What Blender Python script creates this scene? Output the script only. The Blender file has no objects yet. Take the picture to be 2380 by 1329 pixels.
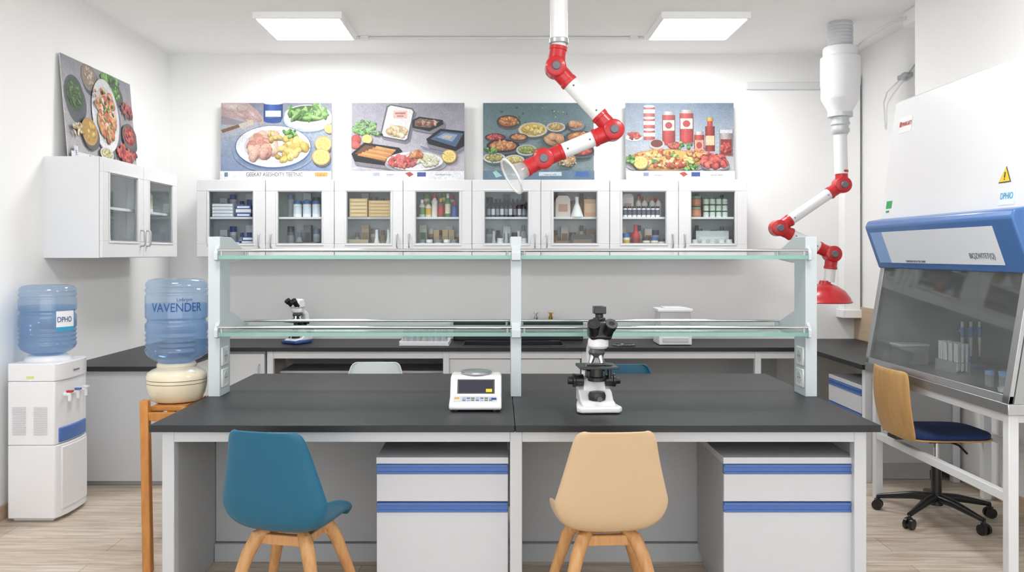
import bpy, bmesh, math, random
from mathutils import Vector, Matrix
random.seed(7)
SC=bpy.context.scene; COL=SC.collection
V=Vector
# ------------------------------------------------------------------ helpers
def lin(h):
    h=h.lstrip('#'); o=[]
    for i in (0,2,4):
        c=int(h[i:i+2],16)/255
        o.append(c/12.92 if c<=.04045 else ((c+.055)/1.055)**2.4)
    return (o[0],o[1],o[2],1)
MC={}
def mat(name,col,rough=.5,metal=0,var=.03,scale=14,bump=0,coat=0,emis=0):
    if name in MC: return MC[name]
    m=bpy.data.materials.new(name); m.use_nodes=True; nt=m.node_tree; N=nt.nodes; L=nt.links
    p=N['Principled BSDF']; c=lin(col)
    tc=N.new('ShaderNodeTexCoord'); no=N.new('ShaderNodeTexNoise'); no.inputs['Scale'].default_value=scale; no.inputs['Detail'].default_value=3
    L.new(tc.outputs['Object'],no.inputs['Vector'])
    mx=N.new('ShaderNodeMixRGB'); L.new(no.outputs['Fac'],mx.inputs['Fac'])
    mx.inputs['Color1'].default_value=[min(1,x*(1-var)) for x in c[:3]]+[1]
    mx.inputs['Color2'].default_value=[min(1,x*(1+var)) for x in c[:3]]+[1]
    L.new(mx.outputs['Color'],p.inputs['Base Color'])
    p.inputs['Roughness'].default_value=rough; p.inputs['Metallic'].default_value=metal
    if coat: p.inputs['Coat Weight'].default_value=coat
    if emis:
        p.inputs['Emission Color'].default_value=c; p.inputs['Emission Strength'].default_value=emis
    if bump:
        b=N.new('ShaderNodeBump'); b.inputs['Strength'].default_value=bump; b.inputs['Distance'].default_value=.002
        n2=N.new('ShaderNodeTexNoise'); n2.inputs['Scale'].default_value=scale*8; L.new(tc.outputs['Object'],n2.inputs['Vector'])
        L.new(n2.outputs['Fac'],b.inputs['Height']); L.new(b.outputs['Normal'],p.inputs['Normal'])
    MC[name]=m; return m
def glassmat(name,tint,body=0.0,bodycol='#ffffff',refl=.04,rough=.03,trans=0):
    if name in MC: return MC[name]
    m=bpy.data.materials.new(name); m.use_nodes=True; nt=m.node_tree; N=nt.nodes; L=nt.links
    N.clear(); out=N.new('ShaderNodeOutputMaterial'); tr=N.new('ShaderNodeBsdfTransparent'); tr.inputs['Color'].default_value=lin(tint)
    df=N.new('ShaderNodeBsdfDiffuse'); df.inputs['Color'].default_value=lin(bodycol)
    if trans:
        tl=N.new('ShaderNodeBsdfTranslucent'); tl.inputs['Color'].default_value=lin(bodycol); ms=N.new('ShaderNodeMixShader'); ms.inputs[0].default_value=trans
        L.new(df.outputs[0],ms.inputs[1]); L.new(tl.outputs[0],ms.inputs[2]); dfo=ms.outputs[0]
    else: dfo=df.outputs[0]
    gl=N.new('ShaderNodeBsdfGlossy'); gl.inputs['Roughness'].default_value=rough
    lw=N.new('ShaderNodeLayerWeight'); lw.inputs['Blend'].default_value=.5
    pw=N.new('ShaderNodeMath'); pw.operation='POWER'; pw.inputs[1].default_value=4; L.new(lw.outputs['Facing'],pw.inputs[0])
    mr=N.new('ShaderNodeMapRange'); mr.inputs['To Min'].default_value=refl; mr.inputs['To Max'].default_value=.5
    L.new(pw.outputs[0],mr.inputs['Value'])
    no=N.new('ShaderNodeTexNoise'); no.inputs['Scale'].default_value=6
    m0=N.new('ShaderNodeMath'); m0.operation='MULTIPLY_ADD'; m0.inputs[1].default_value=.04 if body else 0; m0.inputs[2].default_value=max(0,body-.02 if body else 0)
    L.new(no.outputs['Fac'],m0.inputs[0])
    a=N.new('ShaderNodeMixShader'); L.new(m0.outputs[0],a.inputs[0]); L.new(tr.outputs[0],a.inputs[1]); L.new(dfo,a.inputs[2])
    b=N.new('ShaderNodeMixShader'); L.new(mr.outputs[0],b.inputs[0]); L.new(a.outputs[0],b.inputs[1]); L.new(gl.outputs[0],b.inputs[2])
    L.new(b.outputs[0],out.inputs[0]); MC[name]=m; return m
def woodmat(name,c1,c2,rough=.45,axis='z',scale=1.0):
    if name in MC: return MC[name]
    m=bpy.data.materials.new(name); m.use_nodes=True; nt=m.node_tree; N=nt.nodes; L=nt.links; p=N['Principled BSDF']
    tc=N.new('ShaderNodeTexCoord'); mp=N.new('ShaderNodeMapping'); L.new(tc.outputs['Object'],mp.inputs[0])
    s={'x':(2,30,30),'y':(30,2,30),'z':(30,30,2)}[axis]; mp.inputs['Scale'].default_value=[q*scale for q in s]
    no=N.new('ShaderNodeTexNoise'); no.inputs['Scale'].default_value=1.5; no.inputs['Detail'].default_value=5; L.new(mp.outputs[0],no.inputs['Vector'])
    r=N.new('ShaderNodeValToRGB'); r.color_ramp.elements[0].position=.3; r.color_ramp.elements[1].position=.7
    r.color_ramp.elements[0].color=lin(c1); r.color_ramp.elements[1].color=lin(c2)
    L.new(no.outputs['Fac'],r.inputs[0]); L.new(r.outputs[0],p.inputs['Base Color']); p.inputs['Roughness'].default_value=rough
    MC[name]=m; return m
class B:
    def __init__(s): s.bm=bmesh.new()
    def _f(s,vs,m):
        try:
            f=s.bm.faces.new(vs); f.material_index=m; return f
        except ValueError: return None
    def box(s,x0,x1,y0,y1,z0,z1,m=0,M=None):
        if x0>x1:x0,x1=x1,x0
        if y0>y1:y0,y1=y1,y0
        if z0>z1:z0,z1=z1,z0
        P=[V((x,y,z)) for x in (x0,x1) for y in (y0,y1) for z in (z0,z1)]
        if M: P=[M@p for p in P]
        v=[s.bm.verts.new(p) for p in P]
        for f in ((0,1,3,2),(4,6,7,5),(0,4,5,1),(2,3,7,6),(0,2,6,4),(1,5,7,3)): s._f([v[i] for i in f],m)
        return s
    def prism(s,pts,axis,a,b,m=0,M=None):
        def q(p,t):
            r={'z':(p[0],p[1],t),'y':(p[0],t,p[1]),'x':(t,p[0],p[1])}[axis]; r=V(r)
            return M@r if M else r
        A=[s.bm.verts.new(q(p,a)) for p in pts]; Bv=[s.bm.verts.new(q(p,b)) for p in pts]; n=len(pts)
        s._f(A,m); s._f(list(reversed(Bv)),m)
        for i in range(n): s._f([A[i],A[(i+1)%n],Bv[(i+1)%n],Bv[i]],m)
        return s
    def loft(s,A,C,m=0):
        a=[s.bm.verts.new(p) for p in A]; c=[s.bm.verts.new(p) for p in C]; n=len(a)
        s._f(a,m); s._f(c[::-1],m)
        for i in range(n): s._f([a[i],a[(i+1)%n],c[(i+1)%n],c[i]],m)
        return s
    def lathe(s,prof,c=(0,0,0),n=24,m=0,M=None):
        c=V(c); rings=[]; ms=[]
        for p in prof:
            r,z=p[0],p[1]; ms.append(p[2] if len(p)>2 else m)
            if r<1e-6:
                q=V((0,0,z)); q=(M@q if M else q)+c; rings.append([s.bm.verts.new(q)])
            else:
                R=[]
                for i in range(n):
                    a=2*math.pi*i/n; q=V((r*math.cos(a),r*math.sin(a),z)); q=(M@q if M else q)+c; R.append(s.bm.verts.new(q))
                rings.append(R)
        for k in range(len(rings)-1):
            A,Bq=rings[k],rings[k+1]; mm=ms[k]
            for i in range(n):
                j=(i+1)%n
                if len(A)==1 and len(Bq)==1: continue
                if len(A)==1: s._f([A[0],Bq[j],Bq[i]],mm)
                elif len(Bq)==1: s._f([A[i],A[j],Bq[0]],mm)
                else: s._f([A[i],A[j],Bq[j],Bq[i]],mm)
        return s
    def cyl(s,p0,p1,r0,r1=None,n=20,m=0,cap=True):
        p0=V(p0);p1=V(p1); r1=r0 if r1 is None else r1; d=p1-p0; l=d.length
        M=d.to_track_quat('Z','Y').to_matrix().to_4x4()
        pr=([(0,0)] if cap else [])+[(r0,0),(r1,l)]+([(0,l)] if cap else [])
        return s.lathe(pr,p0,n,m,M)
    def sph(s,c,r,sc=(1,1,1),n=16,m=0):
        pr=[(0 if k in(0,8) else r*math.sin(math.pi*k/8),-r*math.cos(math.pi*k/8)) for k in range(9)]
        return s.lathe(pr,c,n,m,Matrix.Diagonal((sc[0],sc[1],sc[2],1)))
    def tube(s,pts,r,n=10,m=0):
        pts=[V(p) for p in pts]; R=[]; nn=None
        for i,p in enumerate(pts):
            t=(pts[min(i+1,len(pts)-1)]-pts[max(i-1,0)]).normalized()
            if nn is None: nn=t.orthogonal().normalized()
            nn=(nn-t*nn.dot(t)).normalized(); bb=t.cross(nn); rr=r[i] if isinstance(r,(list,tuple)) else r
            R.append([s.bm.verts.new(p+(nn*math.cos(2*math.pi*k/n)+bb*math.sin(2*math.pi*k/n))*rr) for k in range(n)])
        for a,b in zip(R,R[1:]):
            for i in range(n): s._f([a[i],a[(i+1)%n],b[(i+1)%n],b[i]],m)
        s._f(list(reversed(R[0])),m); s._f(R[-1],m); return s
    def make(s,name,mats,parent=None,bevel=0,smooth=True,sub=0,label=None,solid=0,seg=2):
        bmesh.ops.recalc_face_normals(s.bm,faces=s.bm.faces)
        me=bpy.data.meshes.new(name); s.bm.to_mesh(me); s.bm.free()
        if not isinstance(mats,(list,tuple)): mats=[mats]
        for m in mats: me.materials.append(m)
        if smooth:
            for p in me.polygons: p.use_smooth=True
            if not sub: me.set_sharp_from_angle(angle=math.radians(38))
        o=bpy.data.objects.new(name,me); COL.objects.link(o)
        if solid:
            q=o.modifiers.new('s','SOLIDIFY'); q.thickness=solid; q.offset=0
        if bevel:
            q=o.modifiers.new('b','BEVEL'); q.width=bevel; q.segments=seg; q.limit_method='ANGLE'; q.angle_limit=math.radians(40)
        if sub:
            q=o.modifiers.new('u','SUBSURF'); q.levels=sub; q.render_levels=sub
        if parent: par(o,parent)
        if label: o['label']=label
        return o
def par(o,p):
    o.parent=p
    w=p['_w'] if '_w' in p else (0,0,0)
    if p.type=='EMPTY': o.matrix_parent_inverse=Matrix.Translation(-V(w))
def top(o,label,cat,group=None):
    o['label']=label; o['category']=cat
    if group: o['group']=group
    return o
def root(name,label,cat,loc=(0,0,0),group=None):
    e=bpy.data.objects.new(name,None); e.empty_display_size=.05; e.location=loc; COL.objects.link(e); e['_w']=list(loc)
    return top(e,label,cat,group)
def tree(src,loc,rz=0,scale=1,label=None):
    def rec(o,p):
        c=o.copy(); COL.objects.link(c)
        if p: c.parent=p
        for k in o.children: rec(k,c)
        return c
    r=rec(src,None); r.location=loc; r.rotation_euler=(0,0,rz); r.scale=(scale,)*3
    if label: r['label']=label
    return r
def st(o): o['kind']='structure'; return o
def text(t,size,loc,xd,yd,m,parent=None,name='lettering',align='CENTER',cyl=None,wid=None):
    cu=bpy.data.curves.new('t','FONT'); cu.body=t; cu.size=size; cu.align_x=align; cu.extrude=.0004
    ob=bpy.data.objects.new('t',cu); COL.objects.link(ob)
    dg=bpy.context.evaluated_depsgraph_get(); me=bpy.data.meshes.new_from_object(ob.evaluated_get(dg)); bpy.data.objects.remove(ob)
    sx=1
    if wid:
        xs=[v.co.x for v in me.vertices]; sx=wid/(max(xs)-min(xs))
    xd=V(xd).normalized(); yd=V(yd).normalized(); n=xd.cross(yd)
    for v in me.vertices:
        c=v.co.copy(); c.x*=sx
        if cyl:
            cx,cy,R,th,z0=cyl; a=th+c.x/R; rr=R+c.z+.0006; v.co=V((cx+rr*math.sin(a),cy-rr*math.cos(a),z0+c.y))
        else: v.co=V(loc)+xd*c.x+yd*c.y+n*c.z
    me.materials.clear(); me.materials.append(m)
    o=bpy.data.objects.new(name,me); COL.objects.link(o)
    if parent: par(o,parent)
    return o
# ------------------------------------------------------------------ materials
wall=mat('wall_paint','#f5f5f4',.85,var=.008,scale=3,bump=.06)
ceilm=mat('ceiling_paint','#fcfcfb',.9,var=.006,scale=3)
white=mat('white_laminate','#e0e1e3',.4,var=.012)
drw=mat('drawer_front','#cbccd1',.42,var=.012)
greyw=mat('light_grey_laminate','#cbccce',.45,var=.015)
greyp=mat('grey_panel','#b4b6b8',.5,var=.02)
black=mat('black_worktop','#1e1f22',.45,var=.12,scale=40,bump=.05)
metalw=mat('white_coated_metal','#dfe1e4',.35,var=.01)
frame=mat('grey_coated_metal','#c8cbce',.38,var=.01)
postm=mat('pale_blue_grey_metal','#c6cdd1',.38,var=.01)
blue=mat('blue_plastic','#4f72b3',.4)
lblue=mat('light_blue_plastic','#88ade0',.35)
steel=mat('brushed_steel','#c0c2c4',.32,.9,var=.05,scale=30)
steeld=mat('steel_interior','#a6a9aa',.42,.3,var=.05)
alu=mat('aluminium','#b4b7bb',.38,.6)
red=mat('red_plastic','#be1f26',.35,coat=.25)
pipew=mat('white_pipe','#e6e7e8',.35,var=.01)
dgrey=mat('dark_grey_plastic','#4a4c52',.4)
mgrey=mat('mid_grey_plastic','#6b6e75',.4)
blk=mat('black_plastic','#17181b',.35,coat=.2)
lens=mat('lens_glass','#0d1420',.05,coat=1)
chrome=mat('chrome','#d4d6d8',.12,1,var=.01)
plw=mat('white_plastic','#e9e9eb',.3,coat=.2,var=.01)
casing=mat('casing_white','#e3e4e6',.35,coat=.15,var=.01)
teal=mat('teal_plastic','#0d5f7d',.4,var=.02)
beige=mat('beige_plastic','#ccb18d',.4,var=.02)
cream=mat('cream_ceramic','#ded4ba',.2,coat=.5)
brown=mat('brown_glaze','#5a3c28',.3)
navy=mat('navy_fabric','#1d3566',.9,var=.2,scale=120,bump=.4)
brass=mat('brass','#b8923e',.25,1)
beech=woodmat('beech_wood','#b98450','#cf9f6a',.4)
birch=woodmat('birch_plywood','#bf9158','#cca269',.35)
oak=woodmat('orange_wood','#ad6d27','#c28440',.4)
splash=woodmat('beige_board','#bda58a','#ccb598',.5,'y')
glass=glassmat('clear_glass','#fbfdfd',refl=.02)
sashg=glassmat('sash_glass','#eceeed',body=.03,refl=.03)
shelfg=glassmat('shelf_glass','#eff9f6',body=.10,bodycol='#d5ebe7',refl=.04)
edgeg=glassmat('glass_edge','#a6dccf',body=.7,bodycol='#a6d6cb',refl=.06,trans=.4)
bott=glassmat('blue_bottle','#e6f0fa',body=.17,bodycol='#bfdaf3',refl=.06,trans=.5)
bottw=glassmat('blue_water','#dfebf8',body=.08,bodycol='#b4d0ec',refl=.03,trans=.5)
clearp=glassmat('clear_plastic','#f6f6f6',body=.35,bodycol='#f2f2f3',refl=.05,trans=.5)
beaker=glassmat('beaker_glass','#eef2f2',body=.12,refl=.1)
panelm=mat('light_diffuser','#ffffff',.5,var=0,emis=31)
textb=mat('blue_print','#1c4789',.5); textd=mat('dark_print','#33363f',.5); textr=mat('red_print','#b8392f',.5)
textcy=mat('cyan_print','#3aa0c8',.5)
paper=mat('paper_white','#ececee',.6); yel=mat('warning_yellow','#f0c81e',.5); grn=mat('green_sticker','#2f9e57',.5)
# floor
fm=bpy.data.materials.new('oak_laminate'); fm.use_nodes=True; nt=fm.node_tree; N=nt.nodes; L=nt.links; p=N['Principled BSDF']
tc=N.new('ShaderNodeTexCoord'); br=N.new('ShaderNodeTexBrick'); L.new(tc.outputs['Object'],br.inputs['Vector'])
br.inputs['Scale'].default_value=1; br.inputs['Brick Width'].default_value=1.28; br.inputs['Row Height'].default_value=.19; br.inputs['Mortar Size'].default_value=.0018
br.inputs['Color1'].default_value=lin('#cdbfae'); br.inputs['Color2'].default_value=lin('#dacebf'); br.inputs['Mortar'].default_value=lin('#968877')
mp=N.new('ShaderNodeMapping'); mp.inputs['Scale'].default_value=(1.3,11,1); L.new(tc.outputs['Object'],mp.inputs[0])
no=N.new('ShaderNodeTexNoise'); no.inputs['Scale'].default_value=2.2; no.inputs['Detail'].default_value=8; no.inputs['Roughness'].default_value=.65; no.inputs['Distortion'].default_value=.6; L.new(mp.outputs[0],no.inputs['Vector'])
rp=N.new('ShaderNodeValToRGB'); rp.color_ramp.elements[0].position=.34; rp.color_ramp.elements[1].position=.62
rp.color_ramp.elements[0].color=lin('#b8aa9b'); rp.color_ramp.elements[1].color=lin('#ffffff')
L.new(no.outputs['Fac'],rp.inputs[0]); mx=N.new('ShaderNodeMixRGB'); mx.blend_type='MULTIPLY'; mx.inputs[0].default_value=.7
L.new(br.outputs['Color'],mx.inputs[1]); L.new(rp.outputs[0],mx.inputs[2]); L.new(mx.outputs[0],p.inputs['Base Color']); p.inputs['Roughness'].default_value=.42
# ------------------------------------------------------------------ room
XL,XR,YB,YF,ZC=-2.72,2.95,7.07,-1.2,3.10
st(B().box(XL-.1,XR+.1,YF,YB+.1,-.1,0).make('floor',fm,smooth=False))
st(B().box(XL-.1,XR+.1,YF,YB+.1,ZC,ZC+.1).make('ceiling',ceilm,smooth=False))
st(B().box(XL-.1,XR+.1,YB,YB+.1,0,ZC).make('wall_back',wall,smooth=False))
st(B().box(XL-.1,XL,YF,YB,0,ZC).make('wall_left',wall,smooth=False))
st(B().box(XR,XR+.1,YF,YB,0,ZC).make('wall_right',wall,smooth=False))
st(B().box(XR-.015,XR,YF,YB,0,.08).make('baseboard_right',splash,bevel=.003))
st(B().box(XL,XL+.015,YF,YB,0,.08).make('baseboard_left',splash,bevel=.003))
st(B().box(2.76,XR,YF,5.85,3.0,ZC).make('trim_1',ceilm,bevel=.004))
st(B().box(2.50,XR,3.3,5.15,2.37,ZC).make('trim_2',mat('boxing_paint','#ededec',.8,var=.006),bevel=.004))
st(B().box(2.04,2.66,YB-.025,YB,2.805,2.865).make('trim_3',pipew,bevel=.006))
st(B().box(2.80,2.93,YB-.13,YB,1.0,2.9).box(2.78,2.94,YB-.15,YB,.93,1.0).make('trim_4',ceilm,bevel=.006))
st(B().box(XR-.02,XR,5.4,YB,.75,1.02).make('trim_5',splash,bevel=.003))
b=B().tube([(-1.1,6.5,3.088),(1.1,6.5,3.088)],.011)
for x in (-1.02,1.02): b.box(x-.03,x+.03,6.47,6.53,3.075,3.1)
top(b.make('ceiling_conduit',pipew),'thin white cable conduit running along the ceiling between the lights','conduit')
top(B().tube([(2.56,6.1,2.93),(2.6,6.0,2.98),(2.72,5.9,3.05),(2.76,5.8,3.05)],.01).make('cable_conduit',pipew),'thin white conduit joining the extraction duct to the ceiling trunking','conduit')
r=root('wall_socket_plug','grey cable plug clipped high on the white wall','plug',(2.93,6.1,2.7))
B().sph((2.92,6.17,2.73),.035,(.6,1.6,.8)).box(2.9,2.95,6.1,6.24,2.715,2.745).make('plug',alu,r,bevel=.004)
B().tube([(2.92,6.1,2.74),(2.91,5.98,2.78),(2.92,5.9,2.84),(2.93,5.85,3.0)],.006).make('cable',alu,r)
B().tube([(2.92,6.24,2.72),(2.9,6.4,2.66),(2.92,6.5,2.6),(2.94,6.52,2.4)],.006).make('cable',pipew,r)
def light(x,y,lab):
    r=root('ceiling_light',lab,'ceiling light',(x,y,3.1),'square ceiling light panels')
    b=B(); o=.305; i=.285; z0,z1=3.052,3.1
    b.box(x-o,x+o,y-o,y-i,z0,z1).box(x-o,x+o,y+i,y+o,z0,z1).box(x-o,x-i,y-i,y+i,z0,z1).box(x+i,x+o,y-i,y+i,z0,z1)
    b.make('fixture_frame',ceilm,r,bevel=.003)
    B().box(x-i,x+i,y-i,y+i,3.055,3.062).make('diffuser',panelm,r,smooth=False)
for x in (-1.375,1.41):
    light(x,6.13,'unseen ceiling panel added to brighten the room')
    light(x,3.1,'unseen ceiling panel added to brighten the room')  # unseen second row, added as extra light for the room
# ------------------------------------------------------------------ worktops
def worktop(x0,x1):
    return top(B().box(x0,x1,3.50,5.01,.721,.75).make('worktop',black,bevel=.003),'black laminate worktop of the central laboratory bench','worktop','bench worktops')
worktop(-1.433,.064); worktop(.066,1.562)
r=root('bench_frame','white steel laboratory bench frame with grey panels under black worktop','bench',(.065,4.25,0))
for x in (-1.39,.045,1.465):
    for y in (3.53,4.93): B().box(x,x+.05,y,y+.05,.0,.72).make('leg',frame,r,bevel=.003)
b=B()
for y in (3.53,4.94): b.box(-1.34,.045,y,y+.04,.675,.72).box(.095,1.465,y,y+.04,.675,.72)
for x in (-1.39,.045,1.465): b.box(x+.005,x+.045,3.58,4.93,.675,.72)
b.make('rail',frame,r,bevel=.002)
B().box(-1.34,.045,4.05,4.07,.09,.675).box(.095,1.465,4.05,4.07,.09,.675).make('back_panel',greyp,r,bevel=.002)
B().box(-1.34,.045,4.03,4.07,.0,.085).box(.095,1.465,4.03,4.07,.0,.085).make('plinth',greyp,r,bevel=.002)
B().box(-1.358,-1.342,3.58,4.93,.0,.675).make('side_panel',greyp,r,bevel=.001)
B().box(1.485,1.501,3.58,4.93,.0,.675).make('side_panel',greyp,r,bevel=.001)
b=B(); z0,z1=.72,.75
b.box(XL,-2.05,5.32,YB,z0,z1).box(2.29,XR,5.4,YB,z0,z1)
sx0,sx1,sy0,sy1=-.28,.5,6.48,6.86
b.box(-2.05,sx0,6.4,YB,z0,z1).box(sx1,2.29,6.4,YB,z0,z1).box(sx0,sx1,6.4,sy0,z0,z1).box(sx0,sx1,sy1,YB,z0,z1)
top(b.make('worktop',black,smooth=False),'black worktop running around the walls over the base cabinets','worktop')
r=root('laboratory_sink','black resin laboratory sink with raised splashback and brass taps','sink',(.1,6.67,.75))
b=B(); b.box(sx0,sx1,sy0,sy0+.012,.55,.757).box(sx0,sx1,sy1-.012,sy1,.55,.757).box(sx0,sx0+.012,sy0,sy1,.55,.757).box(sx1-.012,sx1,sy0,sy1,.55,.757).box(sx0,sx1,sy0,sy1,.54,.552)
b.make('basin',blk,r,bevel=.003)
B().box(-.37,.68,6.93,7.06,.751,.905).make('splashback',blk,r,bevel=.006)
for x in (.3,.42):
    B().cyl((x,6.98,.905),(x,6.98,.94),.018).cyl((x,6.98,.94),(x,6.98,.97),.010).tube([(x,6.98,.955),(x,6.90,.965),(x,6.86,.93)],.007).box(x-.02,x+.02,6.976,6.984,.965,.973).make('tap',brass if x>.4 else chrome,r)
def pedestal():
    r=root('drawer_pedestal','light grey two-drawer pedestal with blue handle strips','drawer unit',(0,0,0),'drawer pedestals')
    W=.275
    B().box(-W,W,0,.48,.577,.604).make('top_panel',drw,r,bevel=.002)
    B().box(-W+.003,W-.003,.022,.475,.06,.577).box(-W+.02,W-.02,.05,.45,0,.06).make('body',greyp,r,bevel=.001)
    for za,zb in ((.421,.575),(.065,.416)):
        d=B().box(-W+.002,W-.002,.0,.02,za,zb-.04).make('drawer',drw,r,bevel=.002)
        h=B(); h.box(-W+.002,W-.002,.004,.02,zb-.038,zb).box(-W+.004,W-.004,-.004,.006,zb-.010,zb-.001).box(-W+.004,W-.004,-.004,.004,zb-.038,zb-.031)
        o=h.make('handle',[blue],None,bevel=.001); o.parent=d; o['label']='blue recessed handle strip'
    return r
ped=pedestal(); ped.location=(-.236,3.56,0)
tree(ped,(1.2095-.002,3.56,0))
tree(ped,(2.33,5.78,0),-math.pi/2)
def basecab(name,lab,x0,x1,y0,y1,face,doors):
    r=root(name,lab,'base cabinet',((x0+x1)/2,(y0+y1)/2,0))
    B().box(x0,x1,y0,y1,.03,.72).box(x0+.03,x1-.03,y0+.03,y1-.01,0,.03,1).make('body',[greyw,greyp],r,bevel=.002)
    n=doors
    for i in range(n):
        if face=='-y':
            a=x0+(x1-x0)*i/n; c=x0+(x1-x0)*(i+1)/n
            d=B().box(a+.003,c-.003,y0-.018,y0,.09,.70).make('door',white,r,bevel=.002)
            h=B().tube([(c-.04,y0-.018,.5),(c-.04,y0-.045,.51),(c-.04,y0-.045,.61),(c-.04,y0-.018,.62)],.005).make('handle',alu)
        else:
            X=x1 if face=='+x' else x0; sg=1 if face=='+x' else -1
            a=y0+(y1-y0)*i/n; c=y0+(y1-y0)*(i+1)/n
            d=B().box(X,X+sg*.018,a+.003,c-.003,.09,.70).make('door',white,r,bevel=.002)
            h=B().tube([(X+sg*.018,c-.04,.5),(X+sg*.045,c-.04,.51),(X+sg*.045,c-.04,.61),(X+sg*.018,c-.04,.62)],.005).make('handle',alu)
        h.parent=d
basecab('base_cabinet','light grey base cabinet under the black side worktop',-2.70,-2.09,5.35,6.40,'+x',2)
basecab('base_cabinet','light grey corner base cabinet with white door',-2.06,-1.76,6.45,7.05,'-y',1)
r=root('bench_frame','white steel support frame under the wall worktop','bench',(0,6.7,0))
for x in (-1.74,-.42,.62,1.92,2.24): B().box(x,x+.045,6.42,6.465,0,.72).make('leg',metalw,r,bevel=.002)
B().box(-1.695,-.42,6.425,6.46,.665,.72).box(-.375,.62,6.425,6.46,.665,.72).box(.665,1.92,6.425,6.46,.665,.72).box(1.965,2.24,6.425,6.46,.665,.72).make('rail',metalw,r,bevel=.002)
B().box(-1.74,2.28,7.03,7.05,.05,.715).make('back_panel',greyp,r)
B().box(-.375,.61,6.44,6.46,.08,.66).make('front_panel',white,r,bevel=.003)
B().box(-1.69,-.43,6.60,7.02,.53,.55).make('under_shelf',greyw,r,bevel=.003)
r=root('bench_frame','white end frame supporting the side worktop','bench',(2.6,5.5,0))
for x in (2.32,2.88): B().box(x,x+.045,5.43,5.475,0,.72).make('leg',metalw,r,bevel=.002)
B().box(2.365,2.88,5.435,5.47,.66,.72).make('rail',metalw,r,bevel=.002)
B().box(2.365,2.88,5.445,5.46,.12,.66).make('end_panel',greyp,r,bevel=.002)
# ------------------------------------------------------------------ shelf rack on bench
r=root('reagent_shelf','white double-bay reagent shelf with green-edged glass shelves and steel rods','shelf rack',(.07,4.35,.75))
PX=[(-1.428,-1.37),(.057,.109),(1.503,1.56)]
for a,c in PX: B().box(a,c,4.20,4.36,.75,1.535).make('post',postm,r,bevel=.002)
for a,c in PX:
    for z in (1.435,1.058):
        pts=[(4.165,z-.015),(4.165,z+.02),(4.235,z+.092),(4.25,z+.10),(4.38,z+.10),(4.40,z+.095),(4.62,z+.03),(4.63,z+.02),(4.63,z-.015),(4.42,z-.03),(4.25,z-.03)]
        q=c-.02 if a<-1 else a
        B().prism(pts,'x',(q if a<-1 else a+.004),(c-.001 if a<-1 else (a+.02 if a>1 else c-.004))).make('bracket',postm,r,bevel=.002)
for a,c in ((-1.376,.061),(.104,1.509)):
    for z in (1.425,1.048):
        b=B(); x0,x1,y0,y1,z0,z1=a,c,4.175,4.62,z,z+.018
        b.box(x0,x1,y0,y1,z0,z1)
        o=b.make('glass_shelf',[shelfg,edgeg],r,smooth=False)
        for f in o.data.polygons:
            if abs(f.normal.z)<.5: f.material_index=1
        for y in (4.18,4.61):
            B().cyl((a,y,z+.043),(c,y,z+.043),.0075,n=12).make('guard_rod',chrome,r)
            q=B()
            for x in (a+.02,c-.02): q.cyl((x,y,z+.018),(x,y,z+.043),.006,n=8)
            q.make('rod_support',alu,r)
for X,sg in ((-1.37,1),(1.503,-1)):
    for z in (.79,.897):
        o=B().box(X,X+sg*.008,4.215,4.315,z,z+.092).make('socket_plate',plw,r,bevel=.004)
        q=B().cyl((X+sg*.008,4.265,z+.046),(X+sg*.0095,4.265,z+.046),.03,n=20,m=0).box(X+sg*.007,X+sg*.011,4.25,4.255,z+.044,z+.05,1).box(X+sg*.007,X+sg*.011,4.275,4.28,z+.044,z+.05,1).make('socket',[greyw,dgrey]); q.parent=o
# ------------------------------------------------------------------ wall cabinets
def wallcab(W,D,H,lab,group):
    r=root('wall_cabinet',lab,'wall cabinet',(0,0,0),group)
    h=W/2; t=.018; f=-D+.02
    b=B(); b.box(-h,-h+t,f,0,0,H).box(h-t,h,f,0,0,H).box(-h+t,h-t,f,0,0,t).box(-h+t,h-t,f,0,H-t,H).box(-h+t,h-t,-.012,0,t,H-t).box(-.009,.009,f,-.012,t,H-t)
    b.make('body',metalw,r,bevel=.001)
    B().box(-h+t,-.009,f+.02,-.012,.30,.316).box(.009,h-t,f+.02,-.012,.30,.316).make('shelf',white,r)
    for s in (-1,1):
        x0,x1=(-h+.002,-.002) if s<0 else (.002,h-.002)
        gx0,gx1,gz0,gz1=x0+.093,x1-.093,.102,H-.09; y0,y1=-D,-D+.019
        b=B(); b.box(x0,x1,y0,y1,.002,gz0).box(x0,x1,y0,y1,gz1,H-.002).box(x0,gx0,y0,y1,gz0,gz1).box(gx1,x1,y0,y1,gz0,gz1)
        e=.012; k=y0-.005
        b.box(gx0-e,gx1+e,k,y0,gz0-e,gz0).box(gx0-e,gx1+e,k,y0,gz1,gz1+e).box(gx0-e,gx0,k,y0,gz0,gz1).box(gx1,gx1+e,k,y0,gz0,gz1)
        d=b.make('door',white,r,bevel=.0025)
        g=B(); g.box(gx0,gx1,y0+.004,y1-.004,gz0,gz0+.007).box(gx0,gx1,y0+.004,y1-.004,gz1-.007,gz1).box(gx0,gx0+.007,y0+.004,y1-.004,gz0,gz1).box(gx1-.007,gx1,y0+.004,y1-.004,gz0,gz1)
        o=g.make('glazing_bead',alu); o.parent=d
        o=B().box(gx0+.002,gx1-.002,y0+.009,y0+.012,gz0+.002,gz1-.002).make('glass_pane',glass,smooth=False); o.parent=d
        hx=x1-.045 if s<0 else x0+.045
        o=B().tube([(hx,y0,.075),(hx,y0-.022,.078),(hx,y0-.028,.09),(hx,y0-.028,.165),(hx,y0-.022,.177),(hx,y0,.18)],.0055).make('handle',alu); o.parent=d
    return r
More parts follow.
